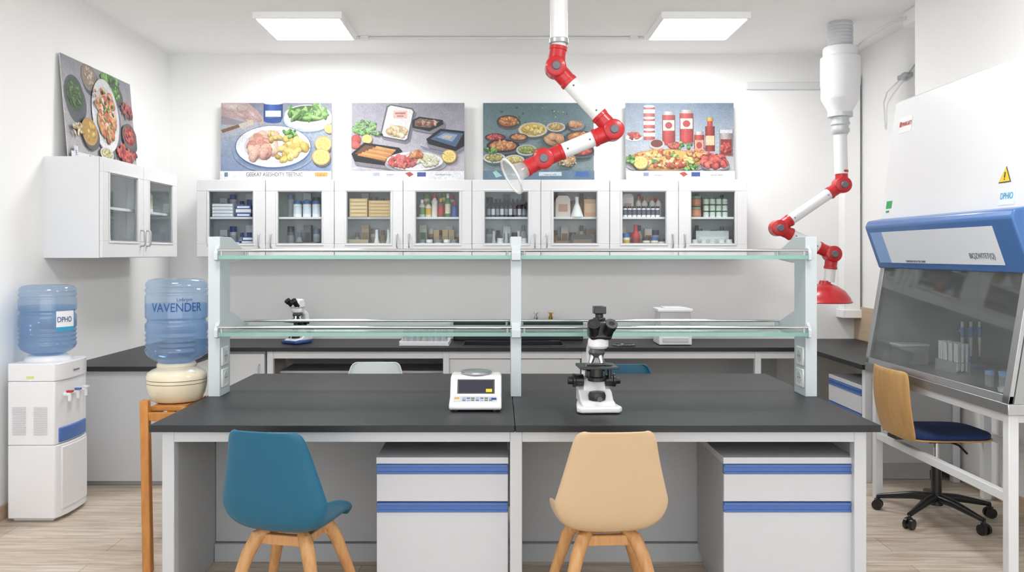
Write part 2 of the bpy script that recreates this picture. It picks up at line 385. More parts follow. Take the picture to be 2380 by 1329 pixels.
cab=wallcab(1.081,.35,.608,'white two-door wall cabinet with glazed doors above the worktop','wall cabinets along the back wall')
X0=-2.375; ZB=1.426
cab.location=(X0+.5405,YB,ZB)
for i in range(1,4): tree(cab,(X0+.5405+1.081*i,YB,ZB))
lc=wallcab(1.19,.35,.608,'white two-door glazed wall cabinet mounted on the side wall','side wall cabinet')
lc.location=(XL,5.71,ZB); lc.rotation_euler=(0,0,math.pi/2)
# contents
def cm(h,rough=.4): return mat('packaging_'+h.strip('#'),h,rough)
mc={}
def thing(kind,x,y,z,r,h,c1='#ffffff',c2='#ffffff',c3=None,lab=None,group=None,w2=None):
    key=(kind,r,h,c1,c2,c3,w2)
    if key in mc:
        o=bpy.data.objects.new(kind,mc[key]); COL.objects.link(o)
    else:
        b=B(); ms=[cm(c1),cm(c2),cm(c3 or c1)]
        if kind=='jar': b.lathe([(0,0),(r*.95,0),(r,.004),(r,h*.18,2),(r,h*.68,0),(r,h*.76),(r*.9,h*.8,1),(r*.94,h*.8,1),(r*.94,h,1),(0,h,1)],n=16)
        elif kind=='bottle': b.lathe([(0,0),(r*.95,0),(r,.004),(r,h*.15,2),(r,h*.55,0),(r,h*.66),(r*.45,h*.8,1),(r*.5,h*.8,1),(r*.5,h*.99,1),(0,h,1)],n=16)
        elif kind=='flask': b.lathe([(0,0),(r,0),(r,.01),(r*.3,h*.7),(r*.3,h),(r*.36,h),(0,h)],n=16)
        elif kind=='pouch': b.prism([(-r,0),(r,0),(r*.95,h*.85),(r*.6,h),(-r*.6,h),(-r*.95,h*.85)],'y',-.02,.02).box(-r*.6,r*.6,-.022,-.02,h*.25,h*.6,1)
        else:
            w=w2 or r; b.box(-r,r,-w,w,0,h,0).box(-r*.8,r*.8,-w-.001,-w,h*.25,h*.75,1).box(-r,r,-w-.0006,-w,h*.0,h*.12,2)
        o=b.make(kind,ms); mc[key]=o.data
    o.location=(x,y,z)
    if len((lab or kind).split())<5: lab=(lab or kind)+' on cabinet shelf'
    top(o,lab,kind,group); return o
ZU=ZB+.3165; ZL=ZB+.0185
def cx(i): return X0+.5405*(i+.5)
gA='supplies inside the wall cabinets'
def row(kind,i,up,xs,y,r,h,cols,lab,w2=None):
    for k,dx in enumerate(xs):
        c=cols[k%len(cols)]; z=ZU if up else ZL
        hh=h[k%len(h)] if isinstance(h,(list,tuple)) else h
        thing(kind,cx(i)+dx,y,z,r,hh,c[0],c[1],c[2] if len(c)>2 else None,lab,gA,w2)
yf=6.82
for k in range(4):
    thing('box',cx(0)-.08,yf,ZU+.026*k,.08,.025,'#f0f0f2','#dfe3ea','#3b5aa0','flat white carton stacked on cabinet shelf',gA,.06)
for k in range(3):
    thing('box',cx(0)+.085,yf,ZU+.031*k,.06,.03,'#3a56a4' if k%2==0 else '#e9ecf3','#e9ecf3','#2d4588','blue and white carton stacked on cabinet shelf',gA,.06)
for j,dx in enumerate((-.11,.01,.12)):
    for k in range(4 if j!=1 else 3): thing('box',cx(0)+dx,yf,ZL+.036*k,.05,.035,'#34509c' if (k+j)%2 else '#e8ebf3','#f2f3f6','#2d4588','small blue and white box in cabinet',gA,.05)
row('jar',1,True,(-.04,.035,.11),yf,.034,.13,[('#f2f4f6','#3f6fae','#dbe6f2')],'white plastic jar with blue band')
row('box',1,False,(.04,),yf,.09,.1,[('#55565a','#8a8c90')],'dark grey box in cabinet',.06)
for k in range(5):
    thing('box',cx(2)-.085,yf,ZU+.029*k,.07,.028,'#c9ac78','#d8c196','#b59860','stacked manila envelopes',gA,.07)
    thing('box',cx(2)+.08,yf,ZU+.026*k,.085,.025,'#c2a36c','#cdb182','#b0925a','stacked manila envelopes',gA,.07)
row('flask',2,False,(.05,.145),yf,.042,.2,[('#e4e8ea','#d0d4d6')],'clear conical glass flask')
row('box',2,False,(-.09,),yf,.08,.12,[('#a99a80','#c9bb9c')],'brown cardboard box',.06)
row('bottle',3,True,(-.13,-.08,-.03,.02,.075,.13),yf,.024,[.14,.13,.19,.15,.19,.12],[('#d8dbdc','#ffffff','#6f9c58'),('#e7e3d6','#4a8a4a','#e0b52e'),('#e9e4dc','#b23b32'),('#8a5a4a','#d4a72c','#c33b33'),('#4c8a4d','#e0e0e0','#e6d8c0'),('#4a62a8','#c03b33')],'small food sample bottle with coloured label')
row('jar',3,True,(-.10,-.04,.04,.10),yf+.08,.028,[.19,.17,.2,.18],[('#e9d9b8','#6f9c58','#d8a040'),('#e8e2d8','#c03b33','#8fb06a')],'tall food sample jar with label')
row('carton',3,False,(-.02,.05,.1),yf+.08,.022,.2,[('#c3a679','#b89a6b')],'tall tan carton')
row('jar',3,False,(-.13,-.07,0,.07,.13),yf-.02,.028,.12,[('#d9d4c8','#7f8f98','#b0a590'),('#c8c2b5','#ffffff','#8a7c68')],'glass sample jar with printed label')
row('bottle',4,True,[-.14+.035*k for k in range(9)],yf,.0155,.12,[('#33363d','#1d1f24','#8f97a3'),('#3f4654','#20242b','#dfe2e8')],'small dark reagent bottle with label')
row('bottle',4,True,[-.12+.035*k for k in range(8)],yf+.05,.0155,.15,[('#2f3238','#1d1f24','#7b8290')],'small dark reagent bottle with label')
row('flask',4,False,(-.1,0,.1),yf+.04,.038,.19,[('#dfe2e2','#ccd0d0')],'white plastic flask')
row('jar',4,False,(-.05,.05,.14),yf-.05,.025,.13,[('#e9eaeb','#d9d9db')],'white plastic jar')
row('pouch',5,True,(-.09,),yf,.06,.17,[('#d5c8bd','#b98a76')],'printed paper pouch of sample material')
row('flask',5,True,(.02,),yf-.03,.05,.16,[('#eef0f1','#e2e4e6')],'white plastic cone flask')
row('box',5,True,(.125,),yf,.05,.14,[('#b98f6a','#c9a582')],'brown cardboard box',.05)
row('box',5,False,(.0,),yf+.04,.15,.11,[('#8f7250','#5d4a38')],'woven brown basket',.05)
row('box',5,False,(.06,),yf-.06,.09,.16,[('#3d3a38','#7a5f45')],'dark brown tray',.02)
row('pouch',6,True,(-.11,),yf+.05,.05,.19,[('#e5ddd6','#c59a86')],'printed paper pouch of sample material')
row('bottle',6,True,(-.02,.03,.09,.14),yf+.05,.025,.17,[('#e9dfd4','#c4622d','#d9d2c8')],'glass sauce bottle with orange cap')
row('jar',6,True,[-.14+.037*k for k in range(8)],yf-.03,.0165,.085,[('#f2f2f3','#2a2c35','#5a5470')],'small white vial with dark cap')
row('bottle',6,False,(-.05,),yf,.035,.24,[('#b8332b','#c23a30','#8d241f')],'red sauce bottle')
row('jar',6,False,(-.13,.03,.095,.155),yf-.02,.03,[.17,.14,.14,.13],[('#e5dccb','#3b66a8','#d8b64a'),('#dfd8cc','#32343a','#c3b9a4')],'food sample jar with label')
for k in range(2):
    thing('jar',cx(7)-.11,yf,ZU+.085*k,.04,.08,'#b9795a','#8aa88c','#c98e70','stacked orange and green tub',gA)
for j in range(4):
    for k in range(3): thing('jar',cx(7)-.03+.05*j,yf,ZU+.052*k,.022,.05,'#e8eee8','#3f7a52','#d2dfd4','small white jar with green lid',gA)
row('box',7,False,(.02,),yf+.05,.13,.19,[('#cfd5d4','#dfe4e3')],'translucent plastic storage box',.05)
row('jar',7,False,(-.13,-.06,.01,.08,.14),yf-.05,.028,.12,[('#eceeee','#dfe2e2','#7d9a8c')],'white plastic jar with label')
# rear rows that fill the shelves
PALS={0:[('#e9ebf0','#3b5aa0','#c7d2e6')],1:[('#dfe3e6','#8fa9c8','#c9d4de'),('#8a8d92','#5a5c60','#b9bcc0')],2:[('#c9b48a','#a58a5c','#d9c8a4'),('#d5d2c8','#8c8474','#b8ac94')],3:[('#e0d4bc','#b8443a','#e2b44a'),('#cfd8c4','#4a7d4a','#e6e0c8'),('#b98a5c','#e8e0d0','#7a5c40')],4:[('#5a5f68','#2a2d33','#a9b0ba'),('#dcdedf','#8a8f96','#c4c8cc')],5:[('#d8c8b4','#96704c','#e6dccb'),('#a87c54','#6a4c34','#c8a47c')],6:[('#e6dccf','#b8443a','#d8a05c'),('#dcd6cc','#3b4a78','#c4b8a4')],7:[('#d8e0da','#4a8460','#eef0ee'),('#c4cfc8','#7a9484','#e0e6e2')]}
for i in range(8):
    for up in (True,False):
        for k,dx in enumerate((-.135,-.065,.005,.075,.14)):
            if up and i==3: continue
            c=PALS[i][(k+(0 if up else 1))%len(PALS[i])]
            kind='box' if (k+i)%3==0 else ('jar' if (k+i)%3==1 else 'bottle')
            hh=round([.16,.19,.14,.2,.17][(k+i)%5]+(0 if up else .04),3)
            thing(kind,cx(i)+dx,6.99,ZU if up else ZL,.029,hh if up else min(hh,.24),c[0],c[1],c[2],{'box':'small upright packaged sample box on cabinet shelf','jar':'labelled sample jar with coloured lid on cabinet shelf','bottle':'labelled sample bottle with cap on cabinet shelf'}[kind],gA,.03 if kind=='box' else None)
def sidething(kind,y,up,r,h,c1,c2,c3,lab): thing(kind,-2.50,y,ZU if up else ZL,r,h,c1,c2,c3,lab,'supplies inside the side wall cabinet')
for y in (5.34,5.42): sidething('jar',y,True,.035,.1,'#eeeeee','#dcdcdc','#c9d2d8','white plastic jar with lid')
sidething('flask',5.3,False,.045,.16,'#dfe3e4','#d0d0d0',None,'conical glass flask')
sidething('jar',5.42,False,.04,.13,'#d5d8d9','#bbbbbb',None,'grey plastic jar')
for k,y in enumerate((5.93,6.01,6.09)): sidething('bottle',y,True,.035,.19,'#dfe3d6','#eef0ee','#b9c0a0','white wash bottle with label')
sidething('jar',5.95,False,.04,.14,'#e5e5e5','#cccccc',None,'white plastic jar')
sidething('jar',6.06,False,.035,.17,'#dadada','#cccccc',None,'tall white plastic jar')
# ------------------------------------------------------------------ posters
pm=bpy.data.materials.new('poster_print'); pm.use_nodes=True; N=pm.node_tree.nodes; L=pm.node_tree.links
at=N.new('ShaderNodeAttribute'); at.attribute_name='Col'; tc=N.new('ShaderNodeTexCoord')
def nz(scale,lo,hi,det=4):
    no=N.new('ShaderNodeTexNoise'); no.inputs['Scale'].default_value=scale; no.inputs['Detail'].default_value=det
    L.new(tc.outputs['Object'],no.inputs['Vector']); mr=N.new('ShaderNodeMapRange'); mr.inputs['From Min'].default_value=.3; mr.inputs['From Max'].default_value=.7; mr.inputs['To Min'].default_value=lo; mr.inputs['To Max'].default_value=hi
    L.new(no.outputs['Fac'],mr.inputs['Value']); return mr.outputs[0]
mm=N.new('ShaderNodeMath'); mm.operation='MULTIPLY'; L.new(nz(14,.88,1.06),mm.inputs[0]); L.new(nz(110,.80,1.12,2),mm.inputs[1])
vm=N.new('ShaderNodeVectorMath'); vm.operation='SCALE'; L.new(at.outputs['Color'],vm.inputs[0]); L.new(mm.outputs[0],vm.inputs['Scale'])
hs=N.new('ShaderNodeHueSaturation'); hs.inputs['Saturation'].default_value=.9; hs.inputs['Value'].default_value=.86; L.new(vm.outputs[0],hs.inputs['Color'])
L.new(hs.outputs[0],N['Principled BSDF'].inputs['Base Color']); N['Principled BSDF'].inputs['Roughness'].default_value=.45
class Poster:
    def __init__(s,O,xd,ud,w,h,sc,bg):
        s.O=V(O); s.xd=V(xd).normalized(); s.ud=V(ud).normalized(); s.n=s.xd.cross(s.ud); s.w,s.h,s.sc=w,h,sc; s.k=0
        s.bm=bmesh.new(); s.cl=s.bm.loops.layers.float_color.new('Col'); t=.006
        c=[s.O,s.O+s.xd*w,s.O+s.xd*w+s.ud*h,s.O+s.ud*h]; F=[s.bm.verts.new(q) for q in c]; K=[s.bm.verts.new(q-s.n*t) for q in c]
        s.col(s.bm.faces.new(F),bg); s.col(s.bm.faces.new(K[::-1]),'#e8e8e8')
        for i in range(4): s.col(s.bm.faces.new([F[i],K[i],K[(i+1)%4],F[(i+1)%4]]),'#dcdcdc')
    def col(s,f,c):
        c=lin(c) if isinstance(c,str) else c
        for l in f.loops: l[s.cl]=c
    def P(s,x,y):
        x=min(max(x,0),s.w/s.sc); y=min(max(y,0),s.h/s.sc)
        return s.O+s.xd*(x*s.sc)+s.ud*(s.h-y*s.sc)+s.n*(s.k*1.2e-5+.0002)
    def poly(s,pts,c):
        s.k+=1; f=s.bm.faces.new([s.bm.verts.new(s.P(*p)) for p in reversed(pts)]); s.col(f,c)
        return s
    def rect(s,x0,y0,x1,y1,c): return s.poly([(x0,y0),(x1,y0),(x1,y1),(x0,y1)],c)
    def cylr(s,x0,x1,y0,y1,c):
        cc=lin(c); st_=[(0,.55),(.18,.95),(.35,1.35),(.6,1.0),(1,.45)]
        for (a,fa),(b_,fb) in zip(st_,st_[1:]):
            s.k+=1; xa,xb=x0+(x1-x0)*a,x0+(x1-x0)*b_
            f=s.bm.faces.new([s.bm.verts.new(s.P(*p)) for p in ((xa,y1),(xb,y1),(xb,y0),(xa,y0))])
            for l,q in zip(f.loops,(fa,fb,fb,fa)): l[s.cl]=tuple(min(1,v*q) for v in cc[:3])+(1,)
    def ell(s,cx,cy,rx,ry,c,rot=0,n=18):
        ca,sa=math.cos(rot),math.sin(rot)
        return s.poly([(cx+rx*math.cos(a)*ca-ry*math.sin(a)*sa,cy+rx*math.cos(a)*sa+ry*math.sin(a)*ca) for a in [2*math.pi*i/n for i in range(n)]],c)
    def soft(s,cx,cy,rx,ry,c,bg,n=28):
        a_,b_=lin(c),lin(bg)
        for q in (1.14,1.06,.98):
            t=(1.22-q)/.24; s.ell(cx,cy,rx*q,ry*q,tuple(a_[j]*t+b_[j]*(1-t) for j in range(4)),0,n)
    def plate(s,cx,cy,rx,ry,c='#eceff3',n=40):
        # plate with a shaded well, drawn as concentric gradient rings
        cc=lin(c); rings=[(1,.8),(.97,1.0),(.80,.97),(.76,.72),(.70,.86),(0,.93)]
        s.k+=2; prev=None
        for q,f in rings:
            col_=lambda a:tuple(min(1,v*f*(1+.07*math.sin(a))) for v in cc[:3])+(1,)
            R=[(s.bm.verts.new(s.P(cx+rx*q*math.cos(a),cy+ry*q*math.sin(a))),col_(a)) for a in [2*math.pi*i/n for i in range(n)]] if q>0 else [(s.bm.verts.new(s.P(cx,cy)),col_(0))]
            if prev:
                for i in range(n):
                    j=(i+1)%n
                    vs=[prev[i],prev[j],R[j],R[i]] if q>0 else [prev[i],prev[j],R[0]]
                    vs=vs[::-1]; fc=s.bm.faces.new([v[0] for v in vs])
                    for l,v in zip(fc.loops,vs): l[s.cl]=v[1]
            prev=R
    def blob(s,cx,cy,rx,ry,c,rot=0,n=11):
        ca,sa=math.cos(rot),math.sin(rot); s.k+=1; cc=lin(c) if isinstance(c,str) else c
        hi=tuple(min(1,v*1.3+.03) for v in cc[:3])+(1,); lo=tuple(v*.55 for v in cc[:3])+(1,)
        o=s.bm.verts.new(s.P(cx-rx*.2,cy-ry*.25)); ph=random.random()*6
        vs=[]
        for i in range(n):
            a=2*math.pi*i/n; q=1+.13*math.sin(2*a+ph)+.07*math.sin(3*a+ph*2)
            x,y=rx*q*math.cos(a),ry*q*math.sin(a); vs.append((s.bm.verts.new(s.P(cx+x*ca-y*sa,cy+x*sa+y*ca)),(y*ca+x*sa)/max(rx,ry)))
        for i in range(n):
            A_,B_=vs[i],vs[(i+1)%n]
            f=s.bm.faces.new([o,B_[0],A_[0]])
            for l in f.loops:
                if l.vert is o: l[s.cl]=hi
                else:
                    t=A_[1] if l.vert is A_[0] else B_[1]; t=min(1,max(0,.5+t*.6)); l[s.cl]=tuple(cc[j]*(1-t)+lo[j]*t for j in range(3))+(1,)
        if rx>2.5:
            s.k+=1
            for _ in range(3):
                a=random.random()*6.28; q=random.random()*.6; x,y=rx*q*math.cos(a),ry*q*math.sin(a); s.ell(cx+x,cy+y,rx*.15,ry*.12,tuple(min(1,v*random.choice((.7,1.45))+.01) for v in cc[:3])+(1,),random.random()*3,7)
    def grad(s,x0,y0,x1,y1,c0,c1,n=1):
        s.k+=1; a,b=lin(c0),lin(c1); vs=[s.bm.verts.new(s.P(*p)) for p in ((x0,y1),(x1,y1),(x1,y0),(x0,y0))]; f=s.bm.faces.new(vs)
        for l,c in zip(f.loops,(b,b,a,a)): l[s.cl]=c
    def scat(s,cx,cy,rx,ry,n,size,cols,asp=.65):
        n=int(n*1.7); L_=[]
        for i in range(n):
            a=random.random()*6.283; q=math.sqrt(random.random()); L_.append((cx+rx*q*math.cos(a),cy+ry*q*math.sin(a)))
        L_.sort(key=lambda t:t[1])
        for x,y in L_:
            z=size*random.uniform(.55,1.1); ro=random.random()*3.14; c=lin(random.choice(cols)); j=random.uniform(.8,1.1); c=tuple(min(1,v*j) for v in c[:3])+(1,)
            d=tuple(v*.42 for v in c[:3])+(1,); s.ell(x+z*.05,y+z*.2,z*1.0,z*asp*1.03,d,ro,10)
            s.blob(x,y,z,z*asp,c,ro)
    def bowl(s,cx,cy,rx,ry,cols,n=14,rim='#e9ecee',size=None,asp=.65,base=None):
        s.ell(cx+2,cy+ry*.3,rx*1.04,ry*1.05,'#566067',n=26); s.plate(cx,cy,rx,ry,rim,28); s.ell(cx,cy-ry*.02,rx*.82,ry*.76,tuple(v*.7 for v in lin(base or cols[0])[:3])+(1,),n=26); s.scat(cx,cy-ry*.08,rx*.66,ry*.6,n,size or rx*.2,cols,asp)
    def lemon(s,cx,cy,r):
        s.ell(cx+r*.1,cy+r*.2,r,r*.9,'#6e6a60'); s.ell(cx,cy,r,r*.9,'#d9ac2c'); s.ell(cx,cy,r*.86,r*.76,'#efe0a2')
        for i in range(8):
            a=i*.785; s.poly([(cx,cy),(cx+r*.75*math.cos(a+.08),cy+r*.66*math.sin(a+.08)),(cx+r*.75*math.cos(a+.7),cy+r*.66*math.sin(a+.7))],'#e2bf48')
    def make(s,lab):
        me=bpy.data.meshes.new('poster'); s.bm.to_mesh(me); s.bm.free(); me.materials.append(pm)
        o=bpy.data.objects.new('poster',me); COL.objects.link(o); return top(o,lab,'poster','food posters')
    def txt(s,o,t,x,y,size,m,wid=None,al='CENTER'):
        s.k+=3; return text(t,size,s.P(x,y),s.xd,s.ud,m,o,align=al,wid=wid)
sc=1/282
GREEN=['#4f8a3a','#6fa84e','#3b6f30','#86b85f']; POT=['#d9bb52','#cda93f','#e4cd74']; CHK=['#d99c8a','#e0ae9c','#c98674','#e4bfa8']; RED=['#b5302a','#c9453a','#8e1f1e','#cf5a4a']; ORG=['#c97535','#d38a48','#b05d28','#d89c60']; BRD=['#c8925e','#d8ab7c','#b07a49']; 
Hh=183*sc; YP=6.985
def bp(u0,u1,bg): return Poster(((u0-1160)*sc,YP,2.036),(1,0,0),(0,.03,1),(u1-u0)*sc,Hh,sc,bg)
# poster 1
P=bp(519,774,'#aab4c6'); P.grad(0,0,255,60,'#858c9e','#a0a8b8'); P.grad(0,60,255,158,'#a3b0c2','#8094b8')
P.poly([(0,40),(70,20),(90,60),(40,75),(0,80)],'#b0b5c2')
P.poly([(0,0),(62,0),(84,18),(96,34),(99,44),(92,52),(84,40),(76,50),(66,56),(60,44),(40,36),(22,34),(0,36)],'#c0a5a2'); P.blob(30,10,34,12,'#cdb8b4',.15,24); P.blob(78,30,20,6,'#c9aaa6',.75,20); P.blob(62,38,16,7,'#bc9994',.9,20); P.blob(46,28,18,6,'#c4a5a0',.5,20)
P.poly([(0,30),(24,36),(62,46),(60,52),(0,50)],'#9c96a2'); P.poly([(40,50),(72,38),(76,50),(48,60)],'#d0c6b6'); P.poly([(0,62),(40,50),(44,56),(4,70)],'#84644a')
P.cylr(98,142,0,42,'#2a5aa8'); P.ell(120,41,22,6,'#244f96'); P.rect(102,18,138,32,'#e0e6ee'); P.ell(120,1,22,3,'#dfe8f4')
P.soft(200,44,54,24,'#707c94','#98a4b8'); P.ell(200,38,56,29,'#b9c4d6',n=30); P.ell(200,34,55,27,'#cfd8e6',n=30); P.plate(200,28,54,24); P.ell(200,25,47,19,'#456f33',n=30); P.scat(200,22,42,15,34,13,['#7fb35a','#5c9440','#93bd6e','#4a7d34'],.3)
P.lemon(250,60,12)
P.soft(123,112,84,44,'#6c7d9f','#98a8c0'); P.ell(121,102,88,50,'#3a5f98',n=36); P.plate(121,101,86,48)
P.scat(92,98,34,27,22,16,CHK,.75); P.scat(165,100,28,25,16,13,POT,.75); P.scat(150,125,25,8,6,9,POT); P.scat(160,70,14,10,8,7,GREEN,.5); P.scat(120,78,16,8,6,9,['#d9c06a','#e8b09a'])
P.lemon(237,95,20); P.lemon(232,125,21)
P.rect(0,158,255,183,'#eef0f3'); P.rect(218,161,247,171,'#e9a23b'); P.rect(10,161,18,171,'#6b7f9f')
o=P.make('food poster showing raw chicken, potatoes and green beans on a plate')
P.txt(o,'GEEKA7 ASESHDITY TEETNIC',125,170,.044,textd,.46); P.txt(o,'L 67 B',232,169.5,.022,textr)
# poster 2
P=bp(820,1080,'#b3b1bf'); P.grad(0,0,260,80,'#92929f','#aeacb8'); P.grad(0,80,260,158,'#aeacb8','#c4c0c8')
P.poly([(82,12),(94,5),(142,16),(150,24),(136,90),(126,96),(74,86),(66,76)],'#7b7986')
P.poly([(80,8),(90,3),(140,12),(146,20),(132,84),(124,90),(72,80),(66,72)],'#5d6068'); P.poly([(84,10),(90,6),(138,15),(142,20),(128,82),(122,86),(74,77),(70,70)],'#e2e0df'); P.rect(96,18,128,36,'#d8b4aa'); P.rect(100,22,124,26,'#b86a5e'); P.rect(104,29,120,32,'#b86a5e'); P.ell(104,66,26,14,'#bfa884'); P.scat(104,66,22,11,16,8,['#e0d4b8','#cfae78','#e8e0ce','#d8be94'])
P.scat(32,58,28,16,46,5,GREEN+['#8fc07a']); P.blob(8,86,14,12,'#b5302a',0,20); P.blob(9,98,13,9,'#c94a3c',0,20); P.lemon(36,84,12)
P.poly([(140,46),(160,40),(216,46),(216,58),(184,72),(142,64)],'#7e7c88'); P.poly([(140,40),(156,32),(210,40),(212,50),(180,66),(140,58)],'#25262b'); P.poly([(146,42),(158,36),(204,43),(180,58),(146,54)],'#7c6459'); P.scat(175,47,22,6,14,6,['#a86a52','#7d4436','#caa28a'])
P.poly([(172,92),(205,66),(262,72),(262,108),(240,120),(178,104)],'#83808c'); P.poly([(172,84),(205,60),(262,66),(262,100),(240,112),(178,96)],'#1f232b'); P.poly([(182,84),(207,66),(258,71),(240,102)],'#4a6588'); P.poly([(196,80),(215,70),(245,74),(232,90)],'#8a9fb8'); P.poly([(206,80),(218,74),(234,77),(226,84)],'#bfae9c')
P.poly([(4,124),(34,98),(116,110),(122,120),(88,154),(10,144)],'#83808c'); P.poly([(0,118),(30,92),(110,104),(118,112),(84,146),(8,136)],'#1d1e22'); P.poly([(8,118),(32,98),(104,108),(80,138)],'#6f4526')
for k in range(6): P.poly([(14+5*k*1.6,118-3.4*k+4),(78+5*k*.9,134-4.2*k),(80+5*k*.9,130-4.2*k),(18+5*k*1.6,113-3.4*k+4)],'#d2984c' if k%2 else '#c07d38')
P.soft(148,142,62,18,'#7d7c88','#b6b3be'); P.plate(146,135,65,22,'#e8e9eb'); P.scat(118,136,30,12,26,8,RED+['#c76a72']); P.scat(176,134,24,12,30,6,['#e1dccc','#c7c898','#d5cfbc']); P.scat(148,120,16,6,10,7,ORG); P.lemon(225,124,17)
P.poly([(160,100),(215,118),(214,120),(160,103)],'#6f7f96'); P.scat(60,70,10,4,6,4,GREEN)
P.rect(0,158,260,183,'#e3e6ec'); P.rect(152,161,172,171,'#2f4a96'); P.rect(50,162,66,170,'#a9b4c8'); P.poly([(124,163),(136,160),(144,166),(134,172)],'#b23a34')
o=P.make('food poster showing packaged trays, sausages and sliced meats'); P.txt(o,'eurmpean umn',212,168,.02,textd)
P.txt(o,'bmbank',90,168,.018,textd)
# poster 3
P=bp(1123,1378,'#71898f'); P.grad(0,0,255,158,'#5f7a81','#84989d')
for q in [(58,43,27,15,ORG,'#54473c'),(115,62,34,17,POT,'#cfc7a8'),(168,56,22,11,['#c9aa58','#dcc588','#b0873c'],'#bcc2c5'),(214,52,20,12,BRD,'#7f8e94'),(28,80,24,9,RED,'#3d3f43'),(82,80,22,9,ORG,'#39424a'),(46,100,38,15,ORG+['#d0964a'],'#2f3338'),(168,90,20,11,BRD,'#9c7246'),(224,80,36,15,['#cc8238','#d89e50','#ac5028'],'#4a545a'),(100,110,24,13,['#8f9e46','#748e3a','#bdb66a'],'#b6bbbe'),(26,128,26,12,['#ac9c58','#818e48','#c8bc80'],'#c8cccd'),(72,133,23,12,['#d4c474','#dfd398','#bda854'],'#d6d8d9'),(140,116,26,12,ORG,'#9a6038'),(224,112,32,13,RED+['#c6623a'],'#36393e'),(198,132,15,12,BRD,'#b89064'),(128,140,16,9,['#cfc7b4','#e0dacb'],'#d8d8d6')]:
    P.bowl(q[0],q[1],q[2],q[3],q[4],20,q[5],size=q[2]*.17)
for x,y,rx,ry in ((158,80,14,9),(176,84,13,9),(150,90,12,7),(206,50,11,7),(192,138,13,8)): P.blob(x,y,rx,ry,'#c08e60',random.random(),18)
P.scat(125,30,120,22,10,3,GREEN); P.scat(20,112,18,6,10,4,GREEN); P.scat(186,140,40,8,14,3,['#cfc9a8','#9a8f5a'])
P.rect(0,158,255,183,'#5d7b94'); P.rect(212,160,242,172,'#2d5fa8'); P.poly([(22,161),(30,158),(44,170),(30,174)],'#9fd0c8'); P.rect(48,162,110,170,'#6f8fa6'); P.rect(128,161,180,170,'#c9d5de')
o=P.make('food poster showing many bowls of cooked dishes on slate'); P.txt(o,'bmrgulttna',78,168.5,.02,paper); P.txt(o,'mtntmts pmts',154,168.5,.018,textd)
# poster 4
P=bp(1451,1701,'#8fa0b2'); P.grad(0,0,250,100,'#71839a','#a6b4c0'); P.grad(0,100,250,158,'#a8b0ba','#c4c5c8')
for k in range(3): 
    P.cylr(42,68,8+27*k,32+27*k,'#b84a42'); P.ell(55,8+27*k,13,3,'#ddd6d2'); P.rect(42,15+27*k,68,24+27*k,'#dcc8c0')
def jarp(x,y0,y1,w,c,lab='#e2d7d0',cap=None):
    P.ell(x+3,y1+1,w*1.2,5,'#7f8a96'); P.ell(x,y1,w,4,c); P.cylr(x-w,x+w,y0+8,y1,c); P.cylr(x-w*.85,x+w*.85,y0,y0+8,cap or '#b8b2af'); P.rect(x-w+2,y0+20,x+w-2,y0+44,lab); P.ell(x,y0+32,w*.55,8,c)
jarp(100,20,94,15,'#a52a28'); jarp(141,16,90,16,'#ab2e2c')
jarp(170,66,106,12,'#a8322a','#cf9a80'); P.cylr(189,201,38,56,'#b5302a'); P.cylr(184,206,54,112,'#93271f'); P.rect(185,76,205,98,'#d8c09c'); P.cylr(187,203,34,42,'#c89a2c')
P.cylr(216,248,62,124,'#a89ea0'); P.rect(219,84,245,122,'#8c342f'); P.rect(218,62,247,70,'#cfcfd1'); P.scat(232,104,12,14,14,5,RED)
P.ell(20,80,20,9,'#cfd2d6'); P.scat(20,76,15,6,14,5,RED); P.ell(72,96,18,12,'#b9b4b0'); P.ell(72,94,14,9,'#6f3428')
P.scat(130,98,24,6,14,5,GREEN); P.scat(112,98,12,5,8,6,RED)
P.soft(92,142,82,20,'#79706e','#b0b2b8'); P.ell(92,132,86,25,'#b8823f',n=34); P.ell(92,130,79,21,'#d4a24a',n=34); P.scat(92,130,72,18,75,7,['#b83c2c','#d8b050','#e0c880','#a84428','#cb8036','#5d8f3c','#e2d2a0','#d8a848'])
P.scat(165,118,26,8,16,6,['#c98038','#d8a850','#b83c2c'])
P.ell(206,145,33,13,'#85868c',n=24); P.plate(204,140,32,15,'#c9cdd1'); P.scat(204,134,28,13,34,8,RED+['#7a1c2a'],.9); P.lemon(34,138,17); P.scat(150,150,20,5,10,4,GREEN); P.scat(10,132,9,8,8,6,GREEN)
P.rect(0,158,250,183,'#dfe3ea'); P.rect(150,161,170,171,'#2f4a96'); P.poly([(122,163),(134,160),(142,166),(132,172)],'#b23a34'); P.rect(40,162,52,170,'#7f93b4')
o=P.make('food poster showing pizza, tomatoes, jars and sauce bottles'); P.txt(o,'sumtagttn',74,169,.018,textd); P.txt(o,'europa union',208,169,.018,textd)
